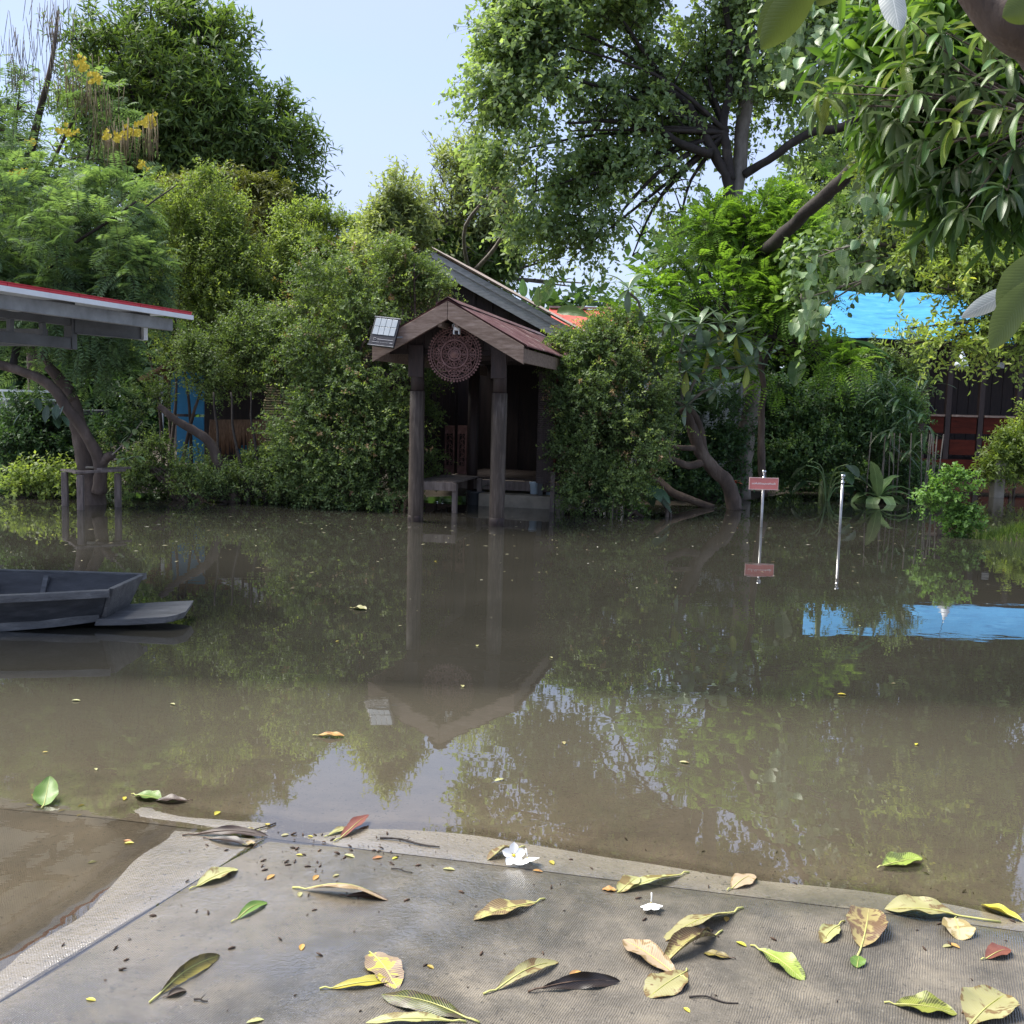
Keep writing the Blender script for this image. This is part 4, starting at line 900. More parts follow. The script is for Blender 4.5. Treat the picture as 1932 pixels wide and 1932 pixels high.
# post, rocks, house far behind, hut on the left
b0 = onz(1880, 938); cpst = empty('concrete_post', b0, 0, 'stubby grey concrete post among the yellow green bush', 'post')
mb = MB(); mb.box(-.11, .11, -.11, .11, -.4, .72); mb.build('shaft', M['cement'], cpst, .02)
mb = MB(); mb.box(-.085, .085, -.085, .085, .721, .76); mb.build('cap', M['cement'], cpst, .01)
b0 = at(1105, 600, 33); b0.z = 0; oh = empty('orange_roofed_house', b0, 0, 'distant house with flat orange red roof behind the banana leaves', 'house')
zo0, zo1 = at(1105, 615, 33).z, at(1105, 570, 33).z
for i in range(5):
    mb = MB(); mb.box(-1.1 + i * .45, -.655 + i * .45, i * .0, 1.8, zo0 - .6, zo0 - .56, None)
    vs = [(-1.1 + i * .45, 0, zo0 - .5), (-.66 + i * .45, 0, zo0 - .5), (-.66 + i * .45, 2.2, zo1 - .02), (-1.1 + i * .45, 2.2, zo1 - .02)]
    mb = MB(); mb.add(vs + [(a, b, c - .05) for a, b, c in vs], [(0, 1, 2, 3), (7, 6, 5, 4), (0, 4, 5, 1), (1, 5, 6, 2), (2, 6, 7, 3), (3, 7, 4, 0)]); mb.build('roof_panel', M['orangeroof'], oh)
mb = MB(); mb.box(-1.1, 1.15, 2.1, 2.25, zo1 - .0, zo1 + .06); mb.build('ridge', M['rust'], oh)
mb = MB(); mb.box(-.9, 1.0, .4, 2.2, -.2, zo0 - .45); mb.build('wall', M['white'], oh)
b0 = at(420, 850, 20.5); b0.z = 0; bh_ = empty('blue_hut', b0, 0, 'blue painted hut with straw thatch hidden behind the shrubs', 'hut')
def q2(px, py, dy=0): v = at(px, py, 20.5 + dy); return v - b0
def blk(a, b, dy, dep, name, mat, par=bh_): 
    p, q = q2(a[0], a[1], dy), q2(b[0], b[1], dy); mb = MB(); mb.box(min(p.x, q.x), max(p.x, q.x), dy, dy + dep, min(p.z, q.z), max(p.z, q.z)); return mb.build(name, mat, par)
blk((318, 700), (384, 782), 0, .06, 'wall', M['bluewall']); blk((333, 786), (384, 874), -.004, .06, 'wall', M['bluewall']); blk((385, 700), (540, 885), .9, .06, 'wall', M['darkwood'])
blk((300, 700), (308, 860), -.1, .05, 'trim', M['white']); blk((330, 876), (520, 884), -.1, .3, 'sill', M['oldwood']); blk((450, 840), (505, 858), -.05, .1, 'low_wall', M['bluewall'])
blk((512, 700), (520, 880), -.1, .1, 'post', M['oldwood'])
for i in range(34):
    a = q2(398 + i * 3.1, 792, -.2); b = q2(398 + i * 3.1 + random.uniform(-3, 3), 858 + random.uniform(-14, 6), -.2)
    mb = MB(); mb.tube([Vector((a.x, -.2, a.z)), Vector(((a.x + b.x) / 2, -.26, (a.z + b.z) / 2)), Vector((b.x, -.25, b.z))], [.03, .035, .012], 5, wob=.5); mb.build('straw_bundle', M['thatch'], bh_)
a, b, c = q2(392, 668), q2(470, 618), q2(560, 690)
mb = MB(); mb.bar(Vector((a.x, -.4, a.z)), Vector((b.x, -.4, b.z)), .04, .2); mb.build('bargeboard', M['oldwood'], bh_)
mb = MB(); mb.bar(Vector((b.x, -.4, b.z)), Vector((c.x, -.4, c.z)), .04, .2); mb.build('bargeboard', M['oldwood'], bh_)
for i in range(40):
    u = i / 39; t0 = Vector((b.x, 0, b.z + .1)); e0 = Vector((a.x - 1.2, 0, a.z - .55))
    y0 = -.5 + 2.4 * u
    mb = MB(); p_, q_ = Vector((t0.x, y0, t0.z)), Vector((e0.x, y0, e0.z)); mb.bar(p_, q_ + Vector((random.uniform(-.1, .1), 0, 0)), .075, .06); mb.build('thatch_bundle', M['thatch'], bh_)
# bamboo blind beside the hut
b0 = at(560, 850, 18.5); b0.z = 0; bb_ = empty('bamboo_screen', b0, 0, 'weathered horizontal bamboo screen behind the vines left of the porch', 'screen')
z0_, z1_ = .15, at(560, 690, 18.5).z; n_ = 46
mb = MB(); mb.tube([(-.58, 0, 0), (.7, 0, 0)], .018, 6, wob=.15); s0 = mb.build('bamboo_cane', M['bamboo'], bb_); s0.location.z = z0_
for i in range(1, n_):
    o = s0.copy(); o.location.z = z0_ + (z1_ - z0_) * i / n_; o.location.x = random.uniform(-.03, .03); col.objects.link(o); o.parent = bb_
# white railing raft, far left
b0 = at(60, 770, 17.0); b0.z = 0; wr = empty('white_railing', b0, 0, 'white slatted steel railing on a dark platform behind the left tree', 'railing')
g = lambda px, py: at(px, py, 17.0) - b0
za, zb3 = g(60, 738).z, g(60, 770).z; xa, xb = g(-60, 750).x, g(142, 750).x
for z in (za, (za + zb3) / 2, zb3): mb = MB(); mb.box(xa, xb - (za - z) * .2, -.02, .02, z - .018, z + .018); mb.build('rail', M['white'], wr)
for i in range(9):
    x = xa + (xb - xa) * i / 8.2; mb = MB(); mb.bar((x, 0, zb3), (x - .09, 0, za), .022, .022, (0, 1, 0)); mb.build('baluster', M['white'], wr)
mb = MB(); mb.box(xa, xb - .05, .06, .08, zb3 + .02, (za + zb3) / 2); mb.build('panel', M['steel'], wr)
mb = MB(); mb.box(xa, xb, .0, 1.6, zb3 - .10, zb3 - .02); mb.build('platform', M['darksteel'], wr)
mb = MB(); [mb.box(x, x + .12, .3, .42, -.3, zb3 - .101) for x in (xa + .2, xb - .3)]; mb.build('leg', M['darksteel'], wr)
# wooden stand round the left tree trunk
b0 = onz(170, 952); ws = empty('wooden_bench', b0, R(4), 'old grey plank bench built round the trunk of the left tree', 'bench')
g = lambda px, py: onz(px, py) - b0
zs_ = (at(170, 885, b0.y).z)
for px, py in ((122, 954), (145, 962), (219, 957), (196, 945)):
    p = g(px, py); mb = MB(); mb.box(p.x - .042, p.x + .042, p.y - .04, p.y + .04, -.4, zs_ - .035); mb.build('leg', M['oldwood'], ws, .008)
pf, pr_, pb = g(145, 962), g(222, 957), g(122, 954)
mb = MB(); mb.bar((pf.x - .08, pf.y - .02, zs_), (pr_.x + .08, pr_.y - .02, zs_ + .015), .10, .035); mb.build('plank', M['oldwood'], ws, .005)
mb = MB(); mb.bar((pf.x - .02, pf.y + .06, zs_ - .0), (pb.x - .08, pb.y + .25, zs_ - .02), .14, .03); mb.build('plank', M['oldwood'], ws, .005)
mb = MB(); mb.bar((pf.x + .1, pf.y + .5, zs_ + .02), (pr_.x + .0, pr_.y + .45, zs_ + .02), .12, .03); mb.build('plank', M['oldwood'], ws, .005)
mb = MB(); mb.box(-.02, .1, -.12, -.04, zs_ + .018, zs_ + .045); mb.build('block', M['cement'], ws, .004)
# ------------------------------------------------------------------ trees and shrubs
def base_at(px, py, z=-.15): p = onz(px, py); p.z = z; return p
# tall dark tree, upper left
b = at(350, 900, 31); b.z = -.1; t = plant('tall_tree', b, 'tall dark green broadleaf tree against the sky at upper left', 'tree')
cl = [(290,70,95,31),(220,130,90,31),(380,110,80,31),(300,200,120,31),(170,160,60,31,.7),(420,250,90,31),(330,320,110,31.5),(500,270,75,31),(545,290,50,31,.8),(460,380,80,31.5),(540,430,60,31),(300,10,50,31,.5),(390,60,40,31,.5),(530,520,70,31.5),(230,260,90,31),(520,560,60,31.5)]
foliage('crown', cl, 8200, .75, 11, .26, .075, F['dark'], t, gate=.32, gsc=.9, shell=.55, up=.35, droop=.25, spread=.6, stem=.012, seed=1)
limb('trunk', t, [(345,900,31),(350,600,31),(345,330,31),(300,150,31)], (.35,.1), M['darkbark'])
twigs(t, at(348,480,31), cl, .12, M['darkbark'], 3)
# yellow flowering tree far left with hanging pods
b = at(60, 900, 18.5); b.z = -.1; t = plant('flowering_tree', b, 'thin grey green tree with yellow flowers and long hanging pods at far left', 'tree')
cl = [(60,260,90,18,.8),(120,330,90,18),(30,400,90,18),(160,430,80,18),(230,380,50,18,.6),(60,500,100,17.5),(200,250,50,18,.5),(-20,300,90,18),(170,200,60,18,.6),(10,180,70,18,.4)]
foliage('crown', cl, 2600, .42, 16, .14, .030, F['grey'], t, gate=.3, gsc=1.5, shell=.3, up=.1, droop=.35, spread=.75, style='pinnate', hang=.15, stem=.006, seed=2)
limb('trunk', t, [(70,900,18.5),(60,600,18.3),(35,500,18),(55,300,18),(95,130,18),(110,20,18)], (.14,.02), M['bark'])
twigs(t, at(45,480,18), cl, .06, M['bark'], 4)
def pods(parent, spots, n, L, seed=0, name='seed_pods', mat='pod', r0=.011):
    rs = random.Random(seed); mb = MB(); o0 = Vector(parent.location)
    for (px, py, Y, rx, ry) in spots:
        for _ in range(n):
            p = at(px + rs.gauss(0, rx), py + rs.gauss(0, ry), Y + rs.uniform(-.3, .3)) - o0; l = L * rs.uniform(.5, 1.2); dx = rs.uniform(-.09, .09)
            mb.tube([p, p + Vector((dx * .4, rs.uniform(-.03, .03), -l * .5)), p + Vector((dx, 0, -l))], [.004, r0, .004], 4)
    return tag(mb.build(name, M[mat], parent), kind='stuff')
pods(t, [(165,150,17.6,22,16),(185,190,17.6,22,20),(215,250,17.2,14,9),(250,238,17.2,18,9),(285,225,17.2,7,8),(130,130,17.8,24,20)], 30, .6, 1, r0=.0075)
pods(t, [(60,60,17.6,36,34),(30,110,17.6,34,40),(100,30,17.6,20,20)], 46, .5, 5, 'bare_twigs', 'palebark', .006)
def flowers(parent, spots, seed=0, r=.045, mat='yolk'):
    rs = random.Random(seed); o0 = Vector(parent.location)
    for (px, py, Y) in spots:
        mb = MB()
        for _ in range(7):
            p = at(px + rs.gauss(0, 6), py + rs.gauss(0, 4), Y) - o0
            for k in range(5):
                a = k * 1.257 + rs.random(); q = Vector((math.cos(a), rs.uniform(-.4, .4), math.sin(a))) * r; s = Vector((-math.sin(a), .2, math.cos(a))) * r * .45
                mb.add([p, p + q * .6 + s, p + q, p + q * .6 - s], [(0, 1, 2, 3)])
        mb.build('flower_cluster', M[mat], parent)
flowers(t, [(155,125,17),(160,128,17),(182,150,17),(150,115,17),(285,222,17),(292,228,17),(270,236,17),(245,248,17),(255,252,17),(232,255,17),(205,255,17),(128,252,17),(120,247,17),(55,268,17),(30,330,17),(38,322,17),(275,233,17),(222,262,17),(178,140,17),(268,312,17)], 3)
# feathery acacia leaning over the bench
b = base_at(172, 950); t = plant('leaning_acacia', b, 'feathery leaved tree with forked leaning trunk rising through the plank bench', 'tree')
limb('trunk', t, [(176,956,15.2),(172,925,15.2),(166,880,15.2),(148,800,15.2),(128,740,15.2),(90,690,15)], (.21,.07), M['bark'], 14, jit=.03)
limb('limb', t, [(186,930,15.05),(188,878,15.0),(170,835,14.9),(130,775,14.8),(75,715,14.7),(-30,680,14.6)], (.10,.06), M['bark'], 12, jit=.03)
limb('limb', t, [(186,886,15.0),(200,866,14.95),(212,858,14.9)], (.075,.06), M['bark'], 10)
limb('limb', t, [(135,755,15.1),(110,715,15.2),(85,660,15.3),(60,560,15.3),(40,450,15.3)], (.07,.03), M['bark'], 9, jit=.05)
limb('limb', t, [(22,690,14.7),(35,640,14.9),(60,560,15),(130,470,15),(260,380,15)], (.06,.015), M['darkbark'], 8, jit=.05)
limb('limb', t, [(30,600,15),(110,560,15),(190,520,15),(290,500,15)], (.035,.01), M['darkbark'], 7, jit=.05)
limb('limb', t, [(50,560,15),(120,600,15),(180,560,15),(240,430,15),(330,350,15.5)], (.03,.01), M['darkbark'], 7, jit=.05)
cl = [(60,460,110,15),(170,470,100,15),(30,370,90,15.5,.8),(120,560,110,15),(240,520,80,15),(210,400,80,15.5),(30,580,80,15),(180,640,80,15.3),(270,590,50,15.3,.6),(70,690,45,15.3,.5),(200,710,50,15.5,.7),(-40,500,100,15)]
foliage('crown', cl, 5200, .34, 20, .115, .024, F['grey'], t, gate=.2, gsc=1.6, shell=.3, up=.05, droop=.35, spread=.72, style='pinnate', hang=.1, stem=.004, seed=5)
M['sprout'] = bigleaf('pale sprout leaf', (.13, .20, .06), (.20, .28, .10), vs=12)
for (p0, p1, n_) in (((212,858,14.85),(268,795,14.7),9), ((216,866,14.85),(262,860,14.7),11)):
    A0, B0 = at(*p0), at(*p1); mb = MB(); P = smooth_path([A0, A0.lerp(B0, .5) + Vector((0, 0, -.03)), B0], 4); mb.tube([p - b for p in P], [.014, .012, .01, .009, .008, .008, .007, .006, .005], 6); mb.build('shoot', M['palebark'], t)
    for i in range(n_):
        f = .35 + .65 * i / n_; p = A0.lerp(B0, f) - b; a = random.uniform(0, 6.28)
        strap_leaf('leaf', p, (math.cos(a) + .3, -.4 + .5 * math.sin(a), random.uniform(-.5, .5)), random.uniform(.13, .19), .075, .9, M['sprout'], t, 7, .9)
for i in range(9):
    p = at(random.uniform(40, 150), random.uniform(735, 790), 14.5) - b; a = random.uniform(-.8, .8)
    strap_leaf('leaf', p, (a, -.3, -.7), random.uniform(.18, .26), .11, .6, M['potleaf'], t, 7, .9)
# yellow green shrub-trees filling the middle left
def shrubtree(base, cl, mk, label, n, seed, ll=.075, lw=.032, L=.34, nl=11, name='shrub_tree', stems=5, cat='tree', **kw):
    b = Vector(base); b.z = -.1; t = plant(name, b, label, cat)
    a = dict(gate=.34, gsc=1.8, shell=.4, up=.55, droop=.1, spread=.6, stem=.004, seed=seed, zmin=.02); a.update(kw)
    foliage('crown', cl, n, L, nl, ll, lw, F[mk], t, **a)
    rs = random.Random(seed); mb = MB()
    top = Vector(np.mean([[*at(c[0], c[1], c[3])] for c in cl], axis=0))
    for i in range(stems):
        c = cl[rs.randrange(len(cl))]; e = at(c[0], c[1], c[3]) - b; s0 = Vector((rs.uniform(-.35, .35), rs.uniform(-.3, .3), -.25)); m1 = s0.lerp(e, .5) + Vector((rs.uniform(-.2, .2), 0, .1))
        P = smooth_path([s0, m1, e], 6); mb.tube(P, [.045 * (1 - .75 * k / (len(P) - 1)) for k in range(len(P))], 7, wob=.3)
    mb.build('stems', M['bark'], t)
    return t
shrubtree(at(330,900,20), [(300,430,70,20),(270,380,40,20,.6),(340,500,90,20),(420,520,90,20),(380,400,60,20),(395,345,26,20,.7),(470,440,60,20),(330,600,90,20),(430,620,90,20),(480,520,70,20),(250,560,60,20)], 'lime', 'yellow green shrub tree with upright tips behind the canopy end', 7000, 11, up=.9, outd=.4)
shrubtree(at(560,900,20), [(560,500,70,20),(600,450,50,20),(625,540,80,20),(680,480,48,20),(545,420,24,20,.8),(590,430,18,20,.6),(650,445,28,20,.7),(560,600,80,20),(500,590,60,20)], 'lime', 'yellow green shrub tree beneath the dark tree, left of the roof', 5200, 12, up=.9, outd=.4)
shrubtree(at(460,900,22), [(470,380,45,23),(500,430,50,23),(440,350,30,23,.8),(360,380,45,22),(395,430,50,22),(510,370,34,23),(330,370,30,22,.7)], 'olive', 'olive bamboo like clump drooping above the middle shrubs', 2600, 13, ll=.14, lw=.03, up=.1, droop=.6, hang=.4, outd=.8)
shrubtree(at(760,900,18.5), [(740,480,50,18.5),(755,420,38,18.5),(745,380,26,18.5,.6),(720,430,26,18.5,.7),(780,450,26,18.5,.5),(700,500,40,18),(745,350,18,18.5,.5)], 'pale', 'loose pale olive tree rising just left of the long roof', 1700, 14, ll=.10, lw=.04, gate=.4)
shrubtree(base_at(400,948), [(350,690,60,17,.5),(420,690,70,17),(280,770,40,17,.7),(300,880,50,16.3,.7),(260,900,40,16,.8),(520,740,40,17,.7),(480,900,40,16.2,.8),(520,900,50,16.2),(500,650,70,17),(380,920,60,16),(560,920,40,15.9),(240,850,40,16.5,.7)], 'hedge', 'twiggy shrub with slanting stems in front of the blue hut', 5600, 15, ll=.05, lw=.026, L=.26, nl=11, gate=.45, stems=9, cat='shrub', name='shrub')
t = shrubtree(base_at(130,930), [(60,830,70,17),(130,870,50,17),(20,880,60,16.6),(90,790,45,17.5,.7),(230,840,50,17,.8),(0,800,40,17.5)], 'deep', 'dark low shrub at the water edge behind the left bench', 2600, 16, ll=.075, lw=.035, stems=4, cat='shrub', name='shrub')
shrubtree(base_at(120,938), [(60,925,30,16),(110,920,28,16),(170,925,34,16.4),(240,925,30,16.2),(30,935,20,15.8),(290,925,30,16.4)], 'lime', 'low bright green sprouts along the bank below the bench', 900, 17, ll=.07, lw=.04, stems=2, cat='shrub', name='shrub')
shrubtree(base_at(500,945), [(470,925,30,15.9),(420,935,30,15.8),(540,925,35,16),(380,935,25,15.8),(600,930,30,16)], 'hedge', 'low ragged growth at the waterline below the vines', 1000, 18, ll=.05, lw=.026, stems=2, cat='shrub', name='shrub')
# slanting bare stems over the water, left of centre
b = base_at(430, 948); t = plant('bent_tree', b, 'bent many stemmed tree leaning left out of the flood by the hut', 'tree')
limb('trunk', t, [(445,950,16),(420,890,16),(400,840,16),(372,815,15.9),(330,790,15.8),(295,765,15.7)], (.10,.045), M['bark'], 10, jit=.04)
for k, (x, sx) in enumerate(((430,-22),(470,-30),(520,10),(540,25),(500,-20))):
    limb('stem', t, [(x,950,16),(x+sx*.5,890,16),(x+sx,820,16.1),(x+sx*1.3,740,16.3)], (.035,.014), M['darkbark'], 7, jit=.06)
# vine covered mass left of the porch
b = base_at(680, 945); t = plant('vine_mass', b, 'big vine covered bush pressing against the left side of the porch', 'bush')
cl = [(640,560,90,16.6),(720,560,70,16.5),(765,535,44,16.6),(690,640,80,16.2),(620,680,90,16.3),(560,640,70,16.8),(640,780,90,16),(700,740,70,15.9),(740,700,40,15.7),(600,850,90,15.9),(690,860,80,15.7),(730,820,55,15.6),(640,920,60,15.6),(720,920,50,15.5),(815,545,34,16.6,.9),(580,920,50,15.8),(750,600,50,16.4),(785,790,38,16.7),(790,870,34,16.7),(790,710,36,16.8),(740,490,34,16.4),(775,505,22,16.2),(830,545,20,16.3,.6),(780,920,28,16.3)]
foliage('leaves', cl, 15000, .26, 12, .052, .028, F['hedge'], t, gate=.34, gsc=2.0, shell=.5, up=.3, droop=.35, spread=.6, stem=.003, seed=21, zmin=.02, flat=.5)
foliage('shoots', cl[:14] + cl[14:18], 420, .55, 15, .050, .026, F['lime'], t, shell=.98, up=.8, droop=.35, spread=.6, stem=.003, seed=121, zmin=.1, outd=.6)
foliage('dead_leaves', cl, 260, .25, 10, .05, .028, F['dead'], t, shell=.9, seed=122, zmin=.1)
twigs(t, b + Vector((0, .6, .1)), [c for c in cl if c[1] < 800], .05, M['bark'], 6)
# right hedge
b = base_at(1120, 955); t = plant('ivy_hedge', b, 'rounded dense green hedge on the right side of the porch', 'hedge')
cl = [(1080,690,50,15.9),(1130,680,60,16),(1100,775,36,15.7),(1120,770,70,15.7),(1190,740,70,16),(1105,850,56,15.6),(1160,860,75,15.6),(1210,820,55,15.9),(1102,925,42,15.5),(1170,930,55,15.5),(1150,640,40,16.4,.8),(1200,680,50,16.4,.8),(1062,655,22,16,.8),(1082,830,26,15.6)]
foliage('leaves', cl, 9500, .24, 12, .050, .028, F['hedge'], t, gate=.24, gsc=2.2, shell=.6, up=.3, droop=.3, spread=.6, stem=.003, seed=22, zmin=.02, flat=.5)
foliage('shoots', cl, 260, .5, 14, .050, .026, F['lime'], t, shell=.98, up=.7, droop=.4, spread=.6, stem=.003, seed=123, zmin=.1, outd=.6)
foliage('dead_leaves', cl, 160, .25, 10, .05, .028, F['dead'], t, shell=.9, seed=124, zmin=.1)
twigs(t, b + Vector((0, .6, .1)), cl[:6], .05, M['bark'], 7)
# pale open tree behind the roof
b = at(880, 800, 42); b.z = 0; t = plant('spreading_tree', b, 'pale open crowned tree behind the long roof at centre', 'tree')
cl = [(830,340,50,42,.6),(890,310,45,42,.6),(850,410,60,42,.8),(920,390,60,42,.7),(790,390,40,42,.5),(960,430,45,42,.5),(900,470,50,42),(1000,470,35,42,.35),(1040,500,35,42,.3),(760,450,45,42,.6),(950,350,42,34,.5),(1090,545,30,42,.35)]
foliage('crown', cl, 1900, 1.1, 9, .26, .09, F['pale'], t, gate=.5, gsc=1.1, shell=.3, up=.5, droop=.2, spread=.6, stem=.014, seed=23)
foliage('inner_crown', [(880,490,50,42.5),(930,500,45,42.5),(840,460,40,42.5)], 900, .6, 9, .34, .11, F['dark'], t, seed=24)
limb('trunk', t, [(885,800,42),(885,560,42),(890,480,42)], (.3,.2), M['palebark'])
twigs(t, at(887,520,42), cl, .10, M['palebark'], 8, cnt=2)
# big round leaved tree at the right, two trunks and dark limbs
b = at(1400, 935, 19.5); b.z = -.1; t = plant('pipal_tree', b, 'huge round leaved tree spreading over the right half of the sky', 'tree')
cl = [(1020,60,90,20),(960,150,80,20),(1060,180,110,20),(940,260,70,20,.8),(1030,300,110,20),(1150,90,110,20),(1180,230,100,20),(1120,380,90,20),(1000,390,70,20,.7),(1230,340,80,20,.7),(1080,470,60,20,.55),(1180,470,70,20,.55),(1290,60,110,20.5),(1330,180,90,20.5,.8),(1430,80,100,20.5),(1480,200,90,20.5,.8),(1300,430,60,20,.4),(960,30,60,20),(1120,-30,110,20),(1300,-50,110,20),(1480,-40,110,20),(1180,520,30,20,.35),(1560,120,70,20.5),(1440,310,70,20.5,.5),(920,200,34,20,.6),(905,310,30,20,.4),(1120,550,24,20,.3),(1250,180,80,20.3,.8),(1000,-60,90,20),(1600,260,70,21,.7),(1550,350,70,21.5,.7),(1100,-140,110,20,.6),(1250,-190,130,20,.6),(1420,-170,130,20,.6),(1600,-150,120,20,.7),(1750,-120,120,20,.8),(1880,-80,110,20,.8),(1700,0,110,21,.8),(1850,60,110,21,.8),(1350,-320,120,20,.4),(1550,-330,130,20,.4),(1750,-300,130,20,.4)]
foliage('crown', cl, 21000, .52, 11, .115, .078, F['pipal'], t, gate=.63, gsc=1.5, shell=.45, up=.2, droop=.45, spread=.62, stem=.006, seed=31, hang=.25)
limb('trunk', t, [(1400,940,19),(1405,850,19),(1420,740,19),(1412,640,19.2),(1395,520,19.5),(1388,400,19.8),(1402,250,20),(1420,60,20)], (.17,.12), M['palebark'], 12, jit=.05)
limb('limb', t, [(1392,560,19.5),(1380,440,19.6),(1372,350,19.7),(1350,290,19.7),(1300,205,19.7),(1270,175,19.7),(1200,170,19.7)], (.14,.05), M['darkbark'], 10, jit=.08)
limb('limb', t, [(1374,340,19.7),(1368,260,19.7),(1372,190,19.7),(1375,60,19.7),(1360,-60,19.8)], (.10,.05), M['darkbark'], 9, jit=.08)
limb('limb', t, [(1345,290,19.6),(1280,270,19.5),(1220,235,19.5),(1150,228,19.5),(1070,232,19.5)], (.09,.02), M['darkbark'], 8, jit=.08)
limb('limb', t, [(1300,290,19.6),(1250,320,19.5),(1200,370,19.5),(1150,430,19.5)], (.05,.02), M['darkbark'], 8, jit=.08)
limb('limb', t, [(1405,330,19.8),(1460,295,19.6),(1530,250,19.3),(1590,240,19),(1660,190,18.6)], (.08,.07), M['darkbark'], 9, jit=.06)
limb('limb', t, [(1408,497,19.0),(1465,455,16.2),(1530,390,14.4),(1590,340,13.4),(1655,280,12.8),(1720,200,12.5),(1800,100,12.3)], (.10,.075), M['darkbark'], 12, jit=.06)
limb('limb', t, [(1270,175,19.7),(1220,110,19.7),(1180,40,19.7)], (.06,.02), M['darkbark'], 8, jit=.08)
twigs(t, at(1372,250,19.7), [c for c in cl if c[0] < 1400][:16], .05, M['darkbark'], 9)
b = at(1700, 800, 37); b.z = 0; t = plant('backdrop_tree', b, 'tall dark tree standing behind the blue roofed house', 'tree')
cl = [(1560,420,90,37),(1650,330,110,37),(1760,260,120,37),(1880,300,120,37),(1700,440,110,37),(1850,450,120,37),(1960,350,110,37),(1600,250,80,37,.7),(1780,130,90,37,.7),(1900,160,90,37,.7),(1620,520,80,36.5),(1980,500,100,37)]
foliage('crown', cl, 5200, .9, 10, .30, .14, F['dark'], t, gate=.25, gsc=.8, shell=.5, stem=.014, seed=36)
limb('trunk', t, [(1700,900,37),(1710,600,37),(1740,350,37)], (.35,.12), M['darkbark']); twigs(t, at(1720,520,37), cl, .1, M['darkbark'], 16)
# bright pinnate leaved tree in front of it
b = at(1330, 940, 18); b.z = -.1; t = plant('gooseberry_tree', b, 'bright green tree with fern like compound leaves between porch roof and blue roof', 'tree')
cl = [(1240,560,60,17.5),(1190,600,40,17.5),(1300,500,60,17.5),(1370,560,70,17.2),(1270,650,50,18.6,.7),(1440,420,60,17.5),(1500,480,70,17.2),(1470,580,70,17),(1560,680,45,16.8,.8),(1380,660,50,18.6,.7),(1520,370,50,17.5,.7),(1600,690,40,16.6,.8),(1350,440,50,17.5,.7),(1470,690,44,17.5),(1530,560,34,17,.5),(1200,680,34,18.4,.6)]
foliage('crown', cl, 5200, .42, 22, .085, .036, F['bright'], t, gate=.22, gsc=1.5, shell=.35, up=.1, droop=.35, spread=.8, style='pinnate', stem=.004, seed=32)
limb('trunk', t, [(1442,930,17.5),(1436,800,17.5),(1440,700,17.4),(1390,520,17.5),(1380,430,17.5)], (.065,.03), M['bark'], 8, jit=.05)
limb('limb', t, [(1440,700,17.4),(1480,560,17.2),(1440,480,17.2),(1400,400,17.2)], (.04,.015), M['darkbark'], 8, jit=.06)
twigs(t, at(1400,620,17.4), cl, .035, M['darkbark'], 10)
# dark hedge row on the right, behind the stanchions
shrubtree(onz(1580,915), [(1480,790,60,20.5),(1560,790,60,20.5),(1640,780,60,21),(1450,860,50,20),(1530,870,60,20),(1620,860,60,20.5),(1690,800,50,21.5),(1700,870,45,21),(1420,780,40,20.5),(1400,870,40,20)], 'deep', 'long dark green hedge behind the two stanchions', 7500, 33, ll=.085, lw=.045, L=.34, nl=11, gate=.3, shell=.5, cat='hedge', name='hedge', hexa=False, tb=.15)
shrubtree(onz(1700,905), [(1680,720,45,23),(1650,690,35,23),(1710,660,35,23,.8),(1740,740,30,23,.8)], 'hedge', 'fine leaved dark bush climbing beside the red house', 1800, 34, ll=.08, lw=.04, cat='shrub', name='shrub')
shrubtree(onz(1300,945), [(1290,850,60,18.8),(1340,870,60,18.8),(1260,900,50,18.4),(1370,800,50,19),(1330,930,40,18.4),(1240,840,40,18.6),(1300,780,50,19.2)], 'deep', 'dark undergrowth behind the frangipani trunk', 3800, 35, ll=.08, lw=.045, cat='shrub', name='shrub')
shrubtree(onz(1600,905), [(1400 + 32 * i, 896 + 6 * (i % 3), 17, 21.6 + .4 * (i % 2)) for i in range(12)], 'deep', 'low dark ground cover along the foot of the long hedge', 1700, 37, ll=.09, lw=.055, L=.25, nl=9, stems=2, cat='shrub', name='shrub', gate=.0)
shrubtree(onz(340,945), [(285 + 34 * i, 905 + 5 * (i % 3), 16, 17 + .3 * (i % 2)) for i in range(9)], 'deep', 'low dark ground cover below the blue hut', 1100, 38, ll=.07, lw=.04, L=.22, nl=9, stems=2, cat='shrub', name='shrub', gate=.0)
# cane grass clump and ferny fronds
b = onz(1690, 945); b.z = 0; t = plant('ginger_clump', b, 'clump of arching strap leaves before the red railing', 'plant')
M['ginger'] = bigleaf('ginger leaf', (.03, .075, .018), (.06, .12, .03), vs=10)
for i in range(70):
    p = at(random.uniform(1650, 1745), random.uniform(720, 860), 19.4 + random.uniform(-.4, .4)) - b; a = random.uniform(-.6, .9)
    strap_leaf('leaf', p, (a, random.uniform(-.5, .3), random.uniform(.0, .8)), random.uniform(.45, .8), .06, 1.6, M['ginger'], t, 7, 1.0)
mb = MB()
for i in range(14): x = random.uniform(-.6, .8); mb.tube([(x, 0, -.2), (x + random.uniform(-.1, .1), 0, 1.3)], .012, 5)
mb.build('canes', M['palebark'], t)
